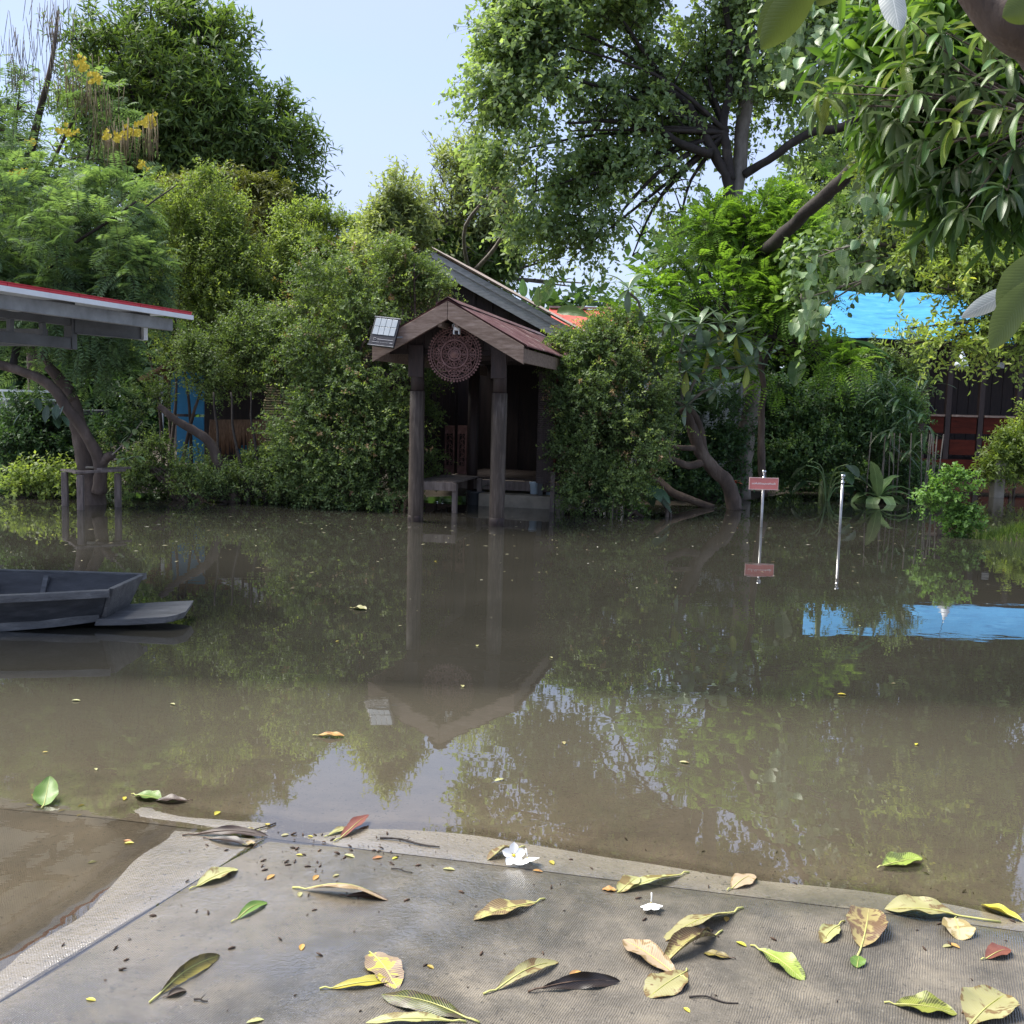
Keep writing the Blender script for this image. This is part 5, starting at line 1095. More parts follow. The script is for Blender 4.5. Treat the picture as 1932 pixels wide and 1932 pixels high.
# birds nest fern and taro leaves at the bank
M['fern'] = bigleaf('nest fern frond', (.14, .23, .085), (.20, .31, .12), vs=24)
b = onz(1655, 948); b.z = 0; t = plant('nest_fern', b, 'pale green bird nest fern with broad fronds on the far right bank', 'fern')
fr = [(0,0,.8,-.6,.45),(0,0,-.5,-.8,.5),(0,0,.2,-.9,.6),(0,0,-.8,-.5,.3),(0,0,.9,.2,.7),(0,0,-.4,.1,.9),(1655,930,.5,-.2,.55),(1700,925,.9,-.2,.45),(1725,935,1.0,-.3,.2),(1620,915,-.6,-.2,.6),(1605,930,-.9,-.2,.4),(1690,900,.55,0,.9),(1640,900,-.1,-.1,1),(1670,905,.3,.1,1),(1735,945,1,-.4,.05),(1590,940,-1,-.3,.2)]
for i, (px, py, dx, dy, dz) in enumerate(fr):
    strap_leaf('frond', (0, 0, .08), (dx, dy, dz), random.uniform(.65, .9), .25, 1.9, M['fern'], t, 12, .9, wave=.1)
mb = MB(); mb.lathe([(.14, -.3), (.17, 0), (.1, .12)], n=12); mb.build('root_ball', M['darkbark'], t)
M['taro'] = bigleaf('taro leaf', (.02, .05, .02), (.035, .075, .03), vs=9)
for k, (px, py, lab) in enumerate(((1330,905,'dark heart leaved taro beside the frangipani base'), (1560,915,'dark broad leaved taro left of the nest fern'), (1180,940,'low dark leaved plant at the foot of the ivy hedge'))):
    b = onz(px, py + 30); b.z = 0; t = plant('taro', b, lab, 'plant')
    for i in range(9):
        a = random.uniform(0, 6.28); h = random.uniform(.25, .75); e = Vector((math.cos(a) * .45, math.sin(a) * .3 - .1, h))
        mb = MB(); mb.tube(smooth_path([Vector((0, 0, -.1)), Vector((e.x * .3, e.y * .3, h * .8)), e], 4), .012, 5); mb.build('stalk', M['fern'], t)
        strap_leaf('leaf', e, (math.cos(a), math.sin(a) - .2, -.6), .36, .27, .5, M['taro'], t, 8, .62)
# croton with red leaves
M['redleaf'] = bigleaf('red leaf', (.35, .05, .04), (.42, .10, .06), vs=9)
b = onz(1395, 945); b.z = 0; t = plant('red_croton', b, 'small plant with a few red leaves at the frangipani foot', 'plant')
for i in range(6):
    p = at(1390 + random.uniform(-14, 18), 918 + random.uniform(-12, 10), 18) - b; strap_leaf('leaf', p, (random.uniform(-1, 1), -.4, random.uniform(-.3, .5)), .16, .09, .6, M['redleaf'], t, 6, .9)
mb = MB(); mb.tube([(0, 0, -.2), (.02, 0, .35)], .008, 5); mb.build('stem', M['bark'], t)
# frangipani
b = onz(1385, 955); b.z = 0; YF = 17.0; t = plant('frangipani', b, 'frangipani with leaning trunk and star like leaf rosettes at the water edge', 'tree')
limb('trunk', t, [(1388,962,YF),(1375,915,YF),(1345,885,YF),(1322,850,YF),(1303,800,YF),(1288,768,YF)], (.13,.085), M['bark'], 14, jit=.02)
limb('limb', t, [(1330,862,YF),(1318,800,YF+.05),(1300,770,YF)], (.07,.06), M['bark'], 10)
limb('limb', t, [(1330,870,YF),(1300,878,YF-.1),(1262,866,YF-.2),(1240,862,YF-.3)], (.07,.055), M['bark'], 10)
limb('limb', t, [(1318,845,YF),(1290,845,YF-.1),(1258,838,YF-.1),(1240,800,YF)], (.05,.035), M['bark'], 10)
br = [[(1290,768),(1262,745),(1240,700),(1225,670)],[(1225,670),(1212,650),(1208,600)],[(1225,670),(1240,655),(1258,605)],[(1288,768),(1285,720),(1283,670),(1292,630)],[(1283,680),(1310,640),(1318,625)],[(1262,745),(1275,720),(1295,700)],[(1292,768),(1310,720),(1330,700)],[(1330,690),(1370,695),(1410,690)],[(1283,670),(1300,655),(1345,620)],[(1345,620),(1385,610)],[(1295,765),(1325,740),(1350,730)],[(1245,740),(1232,715),(1205,690)],[(1208,600),(1205,570),(1186,552)],[(1300,630),(1340,648)],[(1240,862),(1225,830),(1222,800)],[(1265,870),(1262,850),(1275,800)]]
for pl_ in br: limb('branch', t, [(x, y, YF - .5) for x, y in pl_], (.028, .018), M['palebark'], 8, 4)
M['frleaf'] = bigleaf('frangipani leaf', (.13, .20, .125), (.21, .29, .18), vs=16, vein=(.2, .28, .18), rough=.28)
M['fryel'] = bigleaf('yellowing leaf', (.28, .32, .05), (.36, .36, .06), vs=16)
lm = [strap_leaf('leaf', (0, 0, 0), (1, 0, .1), l, w, ar, M['frleaf'], None, 9, 1.25, me_only=True) for l, w, ar in ((.30, .085, .7), (.34, .09, 1.0), (.26, .08, .4))]
ly = strap_leaf('leaf', (0, 0, 0), (1, 0, -.2), .30, .085, .8, M['fryel'], None, 9, 1.25, me_only=True)
ros = [(1390,632,1.15),(1320,612,1.0),(1335,655,1.05),(1265,610,.9),(1295,700,1.0),(1240,700,.8),(1360,690,.8),(1186,545,.95),(1212,605,.7),(1350,735,.8),(1410,690,.9),(1295,765,.8),(1255,750,.7),(1430,655,.7),(1222,800,.6),(1300,665,.8),(1360,610,.9)]
for ri, (px, py, sc) in enumerate(ros):
    c = at(px, py, YF - .6) - b
    for k in range(13):
        o = link('leaf', ly if (k == 12 and ri % 2 == 0) else lm[k % 3], t); o.location = c
        az = k * 2.4 + ri; el = R(60 - k * 7.5) if k < 12 else R(-70)
        o.rotation_euler = (random.uniform(-.2, .2), -el, az); o.scale = (sc * 1.42,) * 3
def blossom(p, parent, r=.035, face=None, name='blossom'):
    mb = MB(); f = Vector(face or (0, -1, .3)).normalized(); s = f.cross(Vector((0, 0, 1))).normalized(); u = s.cross(f)
    for k in range(5):
        a = k * 1.2566; d = s * math.cos(a) + u * math.sin(a); e = -s * math.sin(a) + u * math.cos(a)
        pts = [Vector((0, 0, 0)), d * r * .5 - e * r * .28 + f * .008, d * r * .95 - e * r * .2 + f * .012, d * r * 1.05 + e * r * .12 + f * .01, d * r * .6 + e * r * .36 + f * .004]
        mb.add([p + q for q in pts], [(0, 1, 2, 3, 4)])
    return mb.build(name, M['petal'], parent)
for px, py in ((1243,632),(1318,624),(1364,682),(1190,633)): blossom(at(px, py, YF - .6) - b, t, .055)
b = onz(1330, 955); b.z = 0; t = plant('fallen_log', b, 'bare fallen frangipani trunk sloping into the water left of the stump', 'trunk')
limb('trunk', t, [(1345,958,17.2),(1310,945,17.2),(1270,930,17.3),(1240,905,17.4)], (.06,.075), M['bark'], 10, jit=.02); limb('side_branch', t, [(1260,925,17.3),(1232,900,17.3),(1215,885,17.3)], (.03,.02), M['bark'], 7)
# banana plants
M['banana'] = bigleaf('banana leaf', (.07, .16, .045), (.11, .22, .07), vs=34, trans=.4)
b = at(1040, 700, 24); b.z = 0; t = plant('banana_plant', b, 'banana plant with upright torn leaves above the long roof', 'banana plant')
for (px, py, dx, dz, L_, W_, ar) in ((1025,570,.35,1,.65,.30,.3),(990,560,-.15,1,.42,.22,.2),(1050,590,1,.35,.85,.30,.9),(1015,580,.0,1,.5,.22,.2)):
    strap_leaf('leaf', at(px, py, 24) - b, (dx, -.25, dz), L_, W_, ar, M['banana'], t, 14, .8, side=(dz, -.5, -dx), cup=.3, wave=.06)
mb = MB(); mb.tube([(0, 0, -.2), (0, 0, 2.2), (-.1, 0, 3.8)], [.14, .1, .05], 9); mb.build('stem', M['fern'], t)
b = at(1560, 850, 21); b.z = 0; t = plant('young_banana', b, 'young banana plant drooping below the left corner of the blue roof', 'banana plant')
for (px, py, dx, dz, L_, W_, ar) in ((1440,655,-1,.2,1.1,.34,.8),(1500,655,-.7,.1,.9,.34,1.0),(1560,640,.9,.1,1.3,.40,.8),(1600,650,1,.1,1.0,.36,1.3),(1510,670,-.2,-.6,.7,.34,.3),(1620,700,1,-.1,.8,.30,.9),(1560,600,-.8,.2,.9,.3,1)):
    strap_leaf('leaf', at(px, py, 19.5) - b, (dx, -.35, dz), L_, W_, ar, M['banana'], t, 14, .8, cup=.2, wave=.08)
mb = MB(); mb.tube([(0, 0, -.2), (0, 0, 1.8), (-.1, -.4, 2.9)], [.12, .09, .05], 9); mb.build('stem', M['fern'], t)
# right side: heart leaved climber, ficus mass, mango, near frangipani
M['pipalleaf'] = bigleaf('heart leaf', (.10, .18, .07), (.19, .28, .12), vs=9, rough=.38, vein=(.3, .38, .24))
b = at(2060, 900, 12.5); b.z = -.3; t = plant('heart_leaved_tree', b, 'slender tree with pale drooping heart shaped leaves above the blue roof corner', 'tree')
hm = [strap_leaf('leaf', (0, 0, 0), (1, 0, -.1), .15, .125, a, M['pipalleaf'], None, 7, .55, me_only=True, cup=.25) for a in (.4, .8, 1.2)]
hc = [(1660,390,34),(1545,500,40),(1610,500,40),(1650,440,50),(1680,500,50),(1525,575,30),(1720,460,40),(1640,360,24),(1520,600,20),(1700,400,40),(1560,60,50),(1520,110,50),(1500,30,60),(1600,30,50)]
for i in range(290):
    c = hc[i % len(hc)]; o = link('leaf', hm[i % 3], t); o.location = at(random.gauss(c[0], c[2] * .5), random.gauss(c[1], c[2] * .5), 12 + random.uniform(-1, 1)) - b
    o.rotation_euler = (random.gauss(0, .5), R(random.gauss(45, 25)), random.uniform(-3.1, 3.1)); sc = random.uniform(.75, 1.15); o.scale = (sc,) * 3
foliage('small_leaves', [(c[0], c[1], c[2] * 1.1, 12.6) for c in hc], 700, .3, 6, .10, .075, F['heart'], t, seed=41, hang=.5, hexa=True, stem=.004, gate=.2, gsc=2)
twigs(t, at(1760,470,12.5), [(c[0], c[1], c[2], 12.2) for c in hc if c[1] > 200], .022, M['palebark'], 12)
limb('trunk', t, [(2060,900,12.5),(2040,700,12.5),(1900,560,12.5),(1700,430,12.5),(1620,250,12.6),(1580,60,12.6)], (.05,.014), M['darkbark'], 8, jit=.04)
b = at(1990, 900, 11); b.z = -.3; t = plant('variegated_fig', b, 'dense yellow green fig foliage hanging over the right side of the blue roof', 'tree')
cl = [(1760,450,70,11),(1840,400,80,11.3),(1900,480,80,11),(1760,545,45,10.6,.45),(1800,520,45,10.6,.6),(1850,530,50,10.6,.8),(1920,560,70,10.8),(1700,380,60,11.6,.8),(1900,330,80,11.6),(1800,330,70,11.8),(1780,655,30,10.4,.8),(1850,645,34,10.4,.9),(1720,645,24,10.4,.5),(1910,650,45,10.4),(1690,300,60,12),(1960,420,70,11),(1700,620,20,10.4,.4),(1880,600,40,10.5,.7),(1760,250,70,12),(1860,230,70,12)]
foliage('crown', cl, 5200, .24, 9, .066, .030, F['ficus'], t, gate=.27, gsc=2.6, shell=.25, up=.15, droop=.4, spread=.6, stem=.003, seed=42, hexa=True, flat=.5)
twigs(t, at(1990,620,11), cl, .03, M['darkbark'], 13)
limb('trunk', t, [(2020,900,11.2),(2010,700,11),(1990,560,11),(1950,400,11.4),(1880,200,12)], (.12,.05), M['darkbark'], 10, jit=.04)
M['mango'] = bigleaf('mango leaf', (.065, .13, .03), (.12, .20, .05), vs=15, rough=.34, vein=(.22, .30, .12), trans=.3, under=(.10, .15, .06))
M['mangoyoung'] = bigleaf('young mango leaf', (.13, .21, .03), (.22, .31, .05), vs=15, rough=.28, vein=(.35, .42, .15), trans=.4)
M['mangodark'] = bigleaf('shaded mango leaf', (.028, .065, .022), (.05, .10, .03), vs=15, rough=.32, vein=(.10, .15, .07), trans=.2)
b = at(2150, 900, 6.4); b.z = -.3; t = plant('mango_tree', b, 'mango tree with long glossy drooping leaves filling the upper right corner', 'tree')
mm = {k: [strap_leaf('leaf', (0, 0, 0), (1, 0, .15), l, w, ar, M[k], None, 10, 1.05, me_only=True, cup=.35, wave=wv) for l, w, ar, wv in ((.30, .062, 1.2, .1), (.26, .055, .8, .14), (.33, .066, 1.7, .08))] for k in ('mango', 'mangoyoung', 'mangodark')}
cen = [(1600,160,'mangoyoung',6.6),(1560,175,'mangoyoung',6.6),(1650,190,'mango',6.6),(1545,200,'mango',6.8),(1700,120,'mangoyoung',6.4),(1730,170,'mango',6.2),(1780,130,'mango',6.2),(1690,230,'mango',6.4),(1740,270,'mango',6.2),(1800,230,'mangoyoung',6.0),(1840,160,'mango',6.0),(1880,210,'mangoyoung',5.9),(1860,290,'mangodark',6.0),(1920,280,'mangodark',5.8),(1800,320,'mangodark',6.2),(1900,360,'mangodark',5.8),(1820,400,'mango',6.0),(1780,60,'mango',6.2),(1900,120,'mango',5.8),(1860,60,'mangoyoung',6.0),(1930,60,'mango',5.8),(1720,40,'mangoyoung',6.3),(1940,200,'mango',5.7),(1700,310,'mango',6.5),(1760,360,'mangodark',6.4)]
cnt = 0
for ci, (px, py, kind, Y) in enumerate(cen):
    c = at(px, py, Y) - b
    for k in range(12):
        if cnt >= 298: break
        cnt += 1
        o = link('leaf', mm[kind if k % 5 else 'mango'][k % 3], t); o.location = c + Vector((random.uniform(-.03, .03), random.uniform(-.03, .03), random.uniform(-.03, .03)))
        az = k * 2.4 + ci; el = 35 - k * 8
        o.rotation_euler = (random.uniform(-.35, .35), R(-el + random.uniform(-8, 8)), az); sc = random.uniform(.6, .95) * (.9 if ci != 16 else .7); o.scale = (sc,) * 3
twigs(t, at(1990, 230, 6), [(c[0], c[1], 14, c[3]) for c in cen], .012, M['bark'], 14, spreadr=.1)
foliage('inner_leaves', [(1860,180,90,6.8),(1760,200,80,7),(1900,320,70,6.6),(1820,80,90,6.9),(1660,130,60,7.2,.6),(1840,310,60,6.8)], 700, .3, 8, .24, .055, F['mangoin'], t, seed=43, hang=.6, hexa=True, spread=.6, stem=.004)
limb('trunk', t, [(2160,900,6.4),(2100,500,6.2),(2000,260,6.1),(1960,150,6.1)], (.14,.05), M['bark'], 10, jit=.03)
# near frangipani bough at the top right with big leaves
M['nearleaf'] = bigleaf('near frangipani leaf', (.085, .115, .015), (.12, .15, .022), vs=22, vein=(.2, .24, .05), trans=.45, under=(.08, .11, .02))
M['nearpale'] = bigleaf('silvery leaf underside', (.26, .29, .28), (.34, .37, .36), vs=20, vein=(.5, .52, .5), trans=.2)
b = at(2300, 900, 3.4); b.z = 0; t = plant('near_frangipani', b, 'thick frangipani bough and huge leaves hanging in from the top right corner', 'tree')
limb('bough', t, [(1800,-60,3.1),(1860,15,3.1),(1915,55,3.1),(1990,120,3.2),(2150,400,3.4),(2300,900,3.4)], (.035,.10), M['bark'], 14, 8, wob=.15)
def near_leaf(a, c, w, mat, Y0=3.0, Y1=3.0, side=None, arch=.25):
    A, C = at(*a, Y0) , at(*c, Y1); L_ = (C - A).length; d = (C - A).normalized() + Vector((0, 0, arch * .35))
    s = side or d.cross(Vector((0, 1, 0)))
    strap_leaf('leaf', A - b, d, L_, w, arch, M[mat], t, 16, 1.15, side=s, cup=.25, wave=.03)
near_leaf((1552,-60), (1433,92), .10, 'nearleaf', 2.9, 3.0, arch=.15)
near_leaf((1520,-70), (1428,70), .07, 'nearleaf', 3.0, 3.1, arch=.1)
near_leaf((1672,-60), (1698,58), .075, 'nearpale', 3.1, 3.0, arch=.1)
near_leaf((1960,520), (1866,655), .085, 'nearleaf', 2.8, 2.7, arch=.2)
near_leaf((1960,470), (1885,600), .095, 'nearleaf', 2.9, 2.8, arch=.2)
near_leaf((1940,535), (1812,598), .06, 'nearpale', 3.3, 3.4, arch=.1)
near_leaf((2000,-20), (1890,30), .09, 'nearleaf', 2.8, 2.8, arch=.1)
near_leaf((1620,-90), (1540,10), .08, 'nearleaf', 2.9, 3.0, arch=.1)
# small bush on its grassy mound, right
b = base_at(1800, 1008, 0); t = plant('sapling_bush', b, 'small bright leafy bush leaning over the grassy mound at right', 'shrub')
cl = [(1800,985,18,14),(1785,950,20,14),(1800,905,18,14),(1830,912,16,14,.8),(1755,930,18,14),(1745,950,18,14,.8),(1815,975,24,14),(1775,905,16,14,.6),(1800,1000,20,13.9),(1830,985,18,13.9)]
foliage('leaves', cl, 420, .15, 9, .050, .036, F['shrub'], t, seed=51, stem=.003, hexa=True, shell=.2, gate=.1)
twigs(t, b + Vector((0, 0, .02)), cl[:7], .012, M['bark'], 15)
gx, gy_, gz = [], [], []
r_ = np.random.RandomState(5); n = 9000
X = 7.25 + r_.normal(size=n) * 1.0; Y = 13.75 + r_.normal(size=n) * .38; Zg = Hraw(X, Y); kk = (Zg > -.06) & (X > 5.9); X, Y, Zg = X[kk], Y[kk], Zg[kk]; n = len(X)
dx = r_.normal(size=(n, 3)) * [.05, .04, .02]; hgt = .05 + .10 * r_.rand(n); w = .005
P0 = np.stack([X, Y, np.maximum(Zg, -.03)], 1); tipp = P0 + dx; tipp[:, 2] += hgt; mid = (P0 + tipp) / 2 + dx * .0; 
co = np.stack([P0 - [w, 0, 0], P0 + [w, 0, 0], tipp + [w * .2, 0, 0], tipp - [w * .2, 0, 0]], 1).reshape(-1, 3)
gme = mesh_arr('grass', co, np.arange(n)[:, None] * 4 + [0, 1, 2, 3], r_.rand(n), [F['grass']])
tag(link('grass', gme), 'short wet grass covering the low mound at the right edge', 'grass', kind='stuff')
shrubtree(onz(1900,935), [(1905,850,30,21.5),(1925,810,26,21.5),(1890,880,26,21.3),(1925,880,30,21.3),(1950,840,40,21.5),(1870,890,16,21.3,.6)], 'ficus', 'yellow green bush round the concrete post at the right edge', 1500, 52, ll=.10, lw=.035, cat='shrub', name='shrub')
b = base_at(1157, 978, 0); t = plant('water_sapling', b, 'thin leafy seedling standing in the water before the hedge', 'sapling')
mb = MB(); mb.tube([(0, 0, -.2), (-.02, 0, .15), (.0, 0, .3)], .006, 5); mb.build('stem', M['palebark'], t)
for i in range(12): strap_leaf('leaf', (0, 0, .16 + .012 * i), (math.cos(i * 2.4), math.sin(i * 2.4), .5), .12, .045, .9, M['sprout'], t, 6, 1.)
shrubtree(onz(1220,975), [(1215,958,14,15.6),(1250,950,14,15.7),(1180,960,12,15.6)], 'shrub', 'low leafy seedlings at the waterline right of the hedge', 120, 53, ll=.06, lw=.04, cat='shrub', name='shrub', L=.15, nl=7)
# far wood closing the view
b = Vector((0, 40, 0)); 
cl = []
for i in range(34):
    px = -250 + i * 75; top = 610 + 40 * math.sin(i * 1.7) - (60 if px < 700 or px > 1250 else -90)
    cl += [(px, top, 90, 40), (px + 30, top + 130, 90, 39), (px, top + 240, 90, 38)]
o = foliage('distant_wood', cl, 16000, 1.0, 6, .5, .26, F['deep'], None, seed=61, shell=.5, spread=.6)
tag(o, 'dark mass of distant trees closing the gaps behind the gardens', 'woodland', kind='stuff')
# behind the camera: trees and a lane that the water could never reflect are left out
# ------------------------------------------------------------------ fallen leaves, flowers, sticks
LK = {}
def lk(k, a, c, **kw):
    f = .68; q = lambda t: tuple(v * f for v in t)
    if 'spots' in kw: kw['spots'] = (q(kw['spots'][0]), kw['spots'][1], .25)
    LK[k] = bigleaf(k, q(a), q(c), **kw)
lk('pale yellow green fallen leaf', (.48, .47, .20), (.56, .54, .28), vein=(.30, .33, .06), trans=.12, rough=.45, spots=((.25, .16, .07), .40))
lk('tan pink fallen leaf', (.52, .40, .27), (.58, .44, .31), vein=(.58, .52, .2), trans=.12, rough=.5, spots=((.30, .20, .09), .42))
lk('dark brown fallen leaf', (.035, .022, .014), (.07, .042, .025), vein=(.12, .08, .05), trans=.03, rough=.4)
lk('black fallen leaf', (.012, .009, .008), (.03, .02, .017), vein=(.10, .07, .05), trans=.0, rough=.35)
lk('fresh green fallen leaf', (.12, .22, .04), (.20, .32, .06), vein=(.36, .45, .14), trans=.2, rough=.35)
lk('mottled yellow purple leaf', (.58, .42, .05), (.62, .50, .10), vein=(.6, .58, .2), trans=.12, rough=.4, spots=((.26, .15, .15), .52))
lk('yellow orange fallen leaf', (.50, .48, .06), (.66, .46, .05), vein=(.5, .5, .1), trans=.12, rough=.35)
lk('dark olive leaf', (.035, .045, .012), (.07, .10, .02), vein=(.42, .44, .12), trans=.06, rough=.28, spots=((.06, .04, .035), .45))
lk('yellow and brown leaf', (.50, .47, .17), (.52, .44, .16), vein=(.5, .46, .2), trans=.1, rough=.5, spots=((.20, .12, .06), .48))
lk('brown edged green leaf', (.28, .36, .05), (.36, .42, .07), vein=(.5, .52, .2), trans=.15, rough=.35, spots=((.10, .12, .02), .42))
lk('red brown leaf', (.16, .04, .03), (.24, .07, .05), trans=.05, rough=.45)
lk('orange leaf', (.55, .28, .07), (.6, .36, .1), trans=.1, rough=.5, spots=((.3, .14, .05), .35))
lk('bronze yellow leaf', (.20, .13, .06), (.34, .25, .05), vein=(.5, .45, .1), trans=.1, rough=.4, spots=((.07, .04, .03), .42))
M['stalk'] = surf('leaf stalk', [(.3, (.38, .38, .11)), (.7, (.50, .48, .18))], .5, 30, bump=.1)
M['stalkdark'] = surf('dark leaf stalk', [(.3, (.05, .03, .02)), (.7, (.14, .09, .06))], .5, 30, bump=.1)
FGRP = 'large fallen leaves lying on the wet concrete'
def fallen(stem, tip, wpx, kind, label, pet=.14, cup=.3, arch=.04, roll=0, prof=1.15, wave=.12, curl=0, lift=0, dark=False, cat='fallen leaf', group=FGRP, floatz=None, twist=0, name='fallen_leaf'):
    S, T = (ong(*stem), ong(*tip)) if floatz is None else (onz(*stem, floatz), onz(*tip, floatz))
    v = T - S; L_ = v.length; ang = math.atan2(v.y, v.x); W = wpx / 1932 * (Vector((S + T) / 2) - CP).length
    # width measured in the picture is foreshortened when it lies across the view
    fs_ = abs(math.cos(ang)); el = (CAMH / ((S + T) / 2 - CP).length); W = W / (el * fs_ + (1 - fs_)) if roll == 0 else W * 1.15
    W = min(W, L_ * .62)
    e = empty(name, S, ang, label, cat, group)
    n, m = 22, 8; pts = {}; uv = {}; zmin = 9
    rs = random.Random(hash(stem) % 9999); ph = rs.uniform(0, 6)
    for i in range(n + 1):
        t = i / n; x = L_ * (pet + (1 - pet) * t); w = W * .5 * (math.sin(math.pi * t ** prof) ** .7 if 0 < t < 1 else 0) * (1 + .10 * noise.noise(Vector((t * 7, ph, 0)))) + .0006
        side = .02 * L_ * math.sin(t * 3 + ph)
        for j in range(m + 1):
            a = (j / m) * 2 - 1; y = a * w * (1 + .09 * noise.noise(Vector((t * 16, ph + (9 if a > 0 else 0), 3)))); z = cup * w * a * a + wave * w * math.sin(t * 13 + ph + a) * abs(a) ** 1.5
            if curl:                      # edges roll over towards the midrib
                th_ = a * curl; y = w * math.sin(th_) / max(curl, .1) * 1.0; z = w * (1 - math.cos(th_)) / max(curl, .1)
            ro = roll + twist * (t - .5); y, z = y * math.cos(ro) - z * math.sin(ro), y * math.sin(ro) + z * math.cos(ro)
            z += arch * L_ * math.sin(math.pi * t) + lift * L_ * t * t
            pts[i, j] = Vector((x, y + side, z)); uv[i, j] = (j / m, t)
    rib = [Vector((L_ * pet * k / 4, 0, 0)) for k in range(4)]
    # rest the leaf on the slab
    c, s = math.cos(ang), math.sin(ang)
    def gz_(p): 
        if floatz is not None: return 0
        return max(Hh(S.x + c * p.x - s * p.y, S.y + s * p.x + c * p.y), 0) - S.z
    dz = max(gz_(p) + .0015 - p.z for k, p in pts.items() if k[1] in (0, 4, 8) and k[0] % 4 == 0)
    for k in pts: pts[k] = pts[k] + Vector((0, 0, dz * (1 if arch + abs(roll) + lift > .02 else 1)))
    vs = [pts[i, j] for i in range(n + 1) for j in range(m + 1)]; fs = [(i * (m + 1) + j, i * (m + 1) + j + 1, (i + 1) * (m + 1) + j + 1, (i + 1) * (m + 1) + j) for i in range(n) for j in range(m)]
    N_ = len(vs); vs2 = [v - Vector((0, 0, .0007)) for v in vs]
    me = bpy.data.meshes.new('blade'); me.from_pydata([tuple(v) for v in vs + vs2], [], fs + [tuple(N_ + i for i in f[::-1]) for f in fs]); me.materials.append(LK[kind])
    l = me.uv_layers.new(name='UVMap'); uvl = [uv[i, j] for i in range(n + 1) for j in range(m + 1)] * 2
    l.data.foreach_set('uv', [cc for p in me.polygons for vi in p.vertices for cc in uvl[vi]]); me.polygons.foreach_set('use_smooth', [True] * len(me.polygons)); me.update()
    link('blade', me, e)
    mb = MB(); z0 = gz_(Vector((0, 0, 0))) + .003; start = pts[0, 4]
    P = [Vector((0, 0, z0)), Vector((start.x * .5, rs.uniform(-.004, .004), (z0 + start.z) / 2 + .004))] + [pts[i, 4] + Vector((0, 0, .0012)) for i in range(0, n - 1, 3)]
    mb.tube(P, [.0030 * (L_ / .25) ** .5 * (1 - .85 * k / (len(P) - 1)) for k in range(len(P))], 6); mb.build('stalk', M['stalkdark' if dark else 'stalk'], e)
    return e
Y_, TP, DB, BK, GR = 'pale yellow green fallen leaf', 'tan pink fallen leaf', 'dark brown fallen leaf', 'black fallen leaf', 'fresh green fallen leaf'
fallen((78,1531),(96,1497),34,GR,'bright green round leaf standing in the shallow water at far left',arch=.02,roll=0,lift=.45,prof=.85)
fallen((248,1499),(303,1509),13,GR,'narrow bright green leaf touching a dark leaf at the left waterline')
fallen((364,1511),(294,1512),9,DB,'grey brown leaf behind the bright green one at the left waterline',dark=True)
fallen((344,1577),(506,1577),15,DB,'long dark curled leaf lying across the end of the slab joint',roll=.5,arch=.05,dark=True,wave=.2)
fallen((383,1581),(467,1597),9,BK,'thin dark leaf tucked under the long dark curled leaf',dark=True)
fallen((492,1567),(458,1573),9,Y_,'short pale leaf resting on top of the long dark curled leaf',lift=.1)
fallen((458,1596),(482,1590),11,TP,'small tan leaf at the tip of the thin dark leaf')
fallen((612,1580),(664,1562),9,Y_,'thin yellow leaf beside the reddish translucent leaf near the waterline')
fallen((630,1588),(697,1549),18,'red brown leaf','reddish translucent leaf at the waterline above the long stick',lift=.08)
fallen((357,1679),(449,1641),24,Y_,'pale yellow green leaf lying across the dark slab joint')
fallen((436,1741),(505,1704),16,GR,'plain green pointed leaf below the one on the joint',roll=.35,arch=.08)
fallen((552,1676),(731,1700),22,TP,'large pinkish tan arched leaf in the left middle of the slab',cup=-.4,arch=.10,roll=-.45,wave=.12)
fallen((640,1690),(733,1698),14,DB,'dark shrivelled leaf under the big pinkish tan one',dark=True,roll=.3)
fallen((282,1893),(413,1804),22,'bronze yellow leaf','bronze leaf standing on edge near the lower left',roll=1.0,arch=.06,cup=.5,wave=.1)
fallen((308,1885),(352,1871),12,DB,'small curled brown scrap beside the bronze leaf stalk',curl=1.2,dark=True)
fallen((990,1598),(917,1622),24,Y_,'green and tan leaf with raised stalk above the two white flowers',arch=.10,cup=.4,roll=.35)
fallen((1028,1697),(895,1738),24,'yellow and brown leaf','yellow leaf with dark brown centre folded over, middle of the slab',wave=.14,arch=.03)
fallen((697,1799),(752,1866),44,'mottled yellow purple leaf','broad leaf mottled yellow and purple grey',pet=.03,prof=.85,cup=.1)
fallen((603,1867),(746,1852),20,'yellow orange fallen leaf','smooth yellow and orange leaf tucked under the mottled one',arch=.04,roll=.15)
fallen((905,1931),(722,1880),38,'dark olive leaf','very large dark olive leaf with a pale midrib at the bottom',cup=-.2,arch=.06,roll=-.2)
fallen((880,1930),(690,1931),15,Y_,'long pale leaf cut by the bottom edge under the dark olive one')
fallen((912,1877),(1056,1818),24,Y_,'ribbed yellow leaf left of the black curled leaf',arch=.07,roll=.25)
fallen((996,1873),(1170,1855),22,BK,'black curled leaf with raised wavy edge',roll=.9,arch=.03,wave=.35,cup=.5,dark=True)
fallen((1165,1685),(1207,1658),22,Y_,'short oval pale green leaf between the orange and the long ribbed leaf',pet=.03,prof=.9)
fallen((1164,1681),(1136,1679),14,'orange leaf','small orange leaf left of the oval pale green one',pet=.05,prof=.9)
fallen((1300,1647),(1172,1686),24,Y_,'long ribbed yellow green leaf above the single white flower',roll=.2,arch=.04)
fallen((1297,1852),(1174,1778),36,TP,'pinkish leaf with long stalk crossing a yellow round ended leaf',cup=.2)
fallen((1297,1830),(1224,1884),42,Y_,'yellow round ended leaf under the pinkish stalk',pet=.05,cup=.1,prof=1.25)
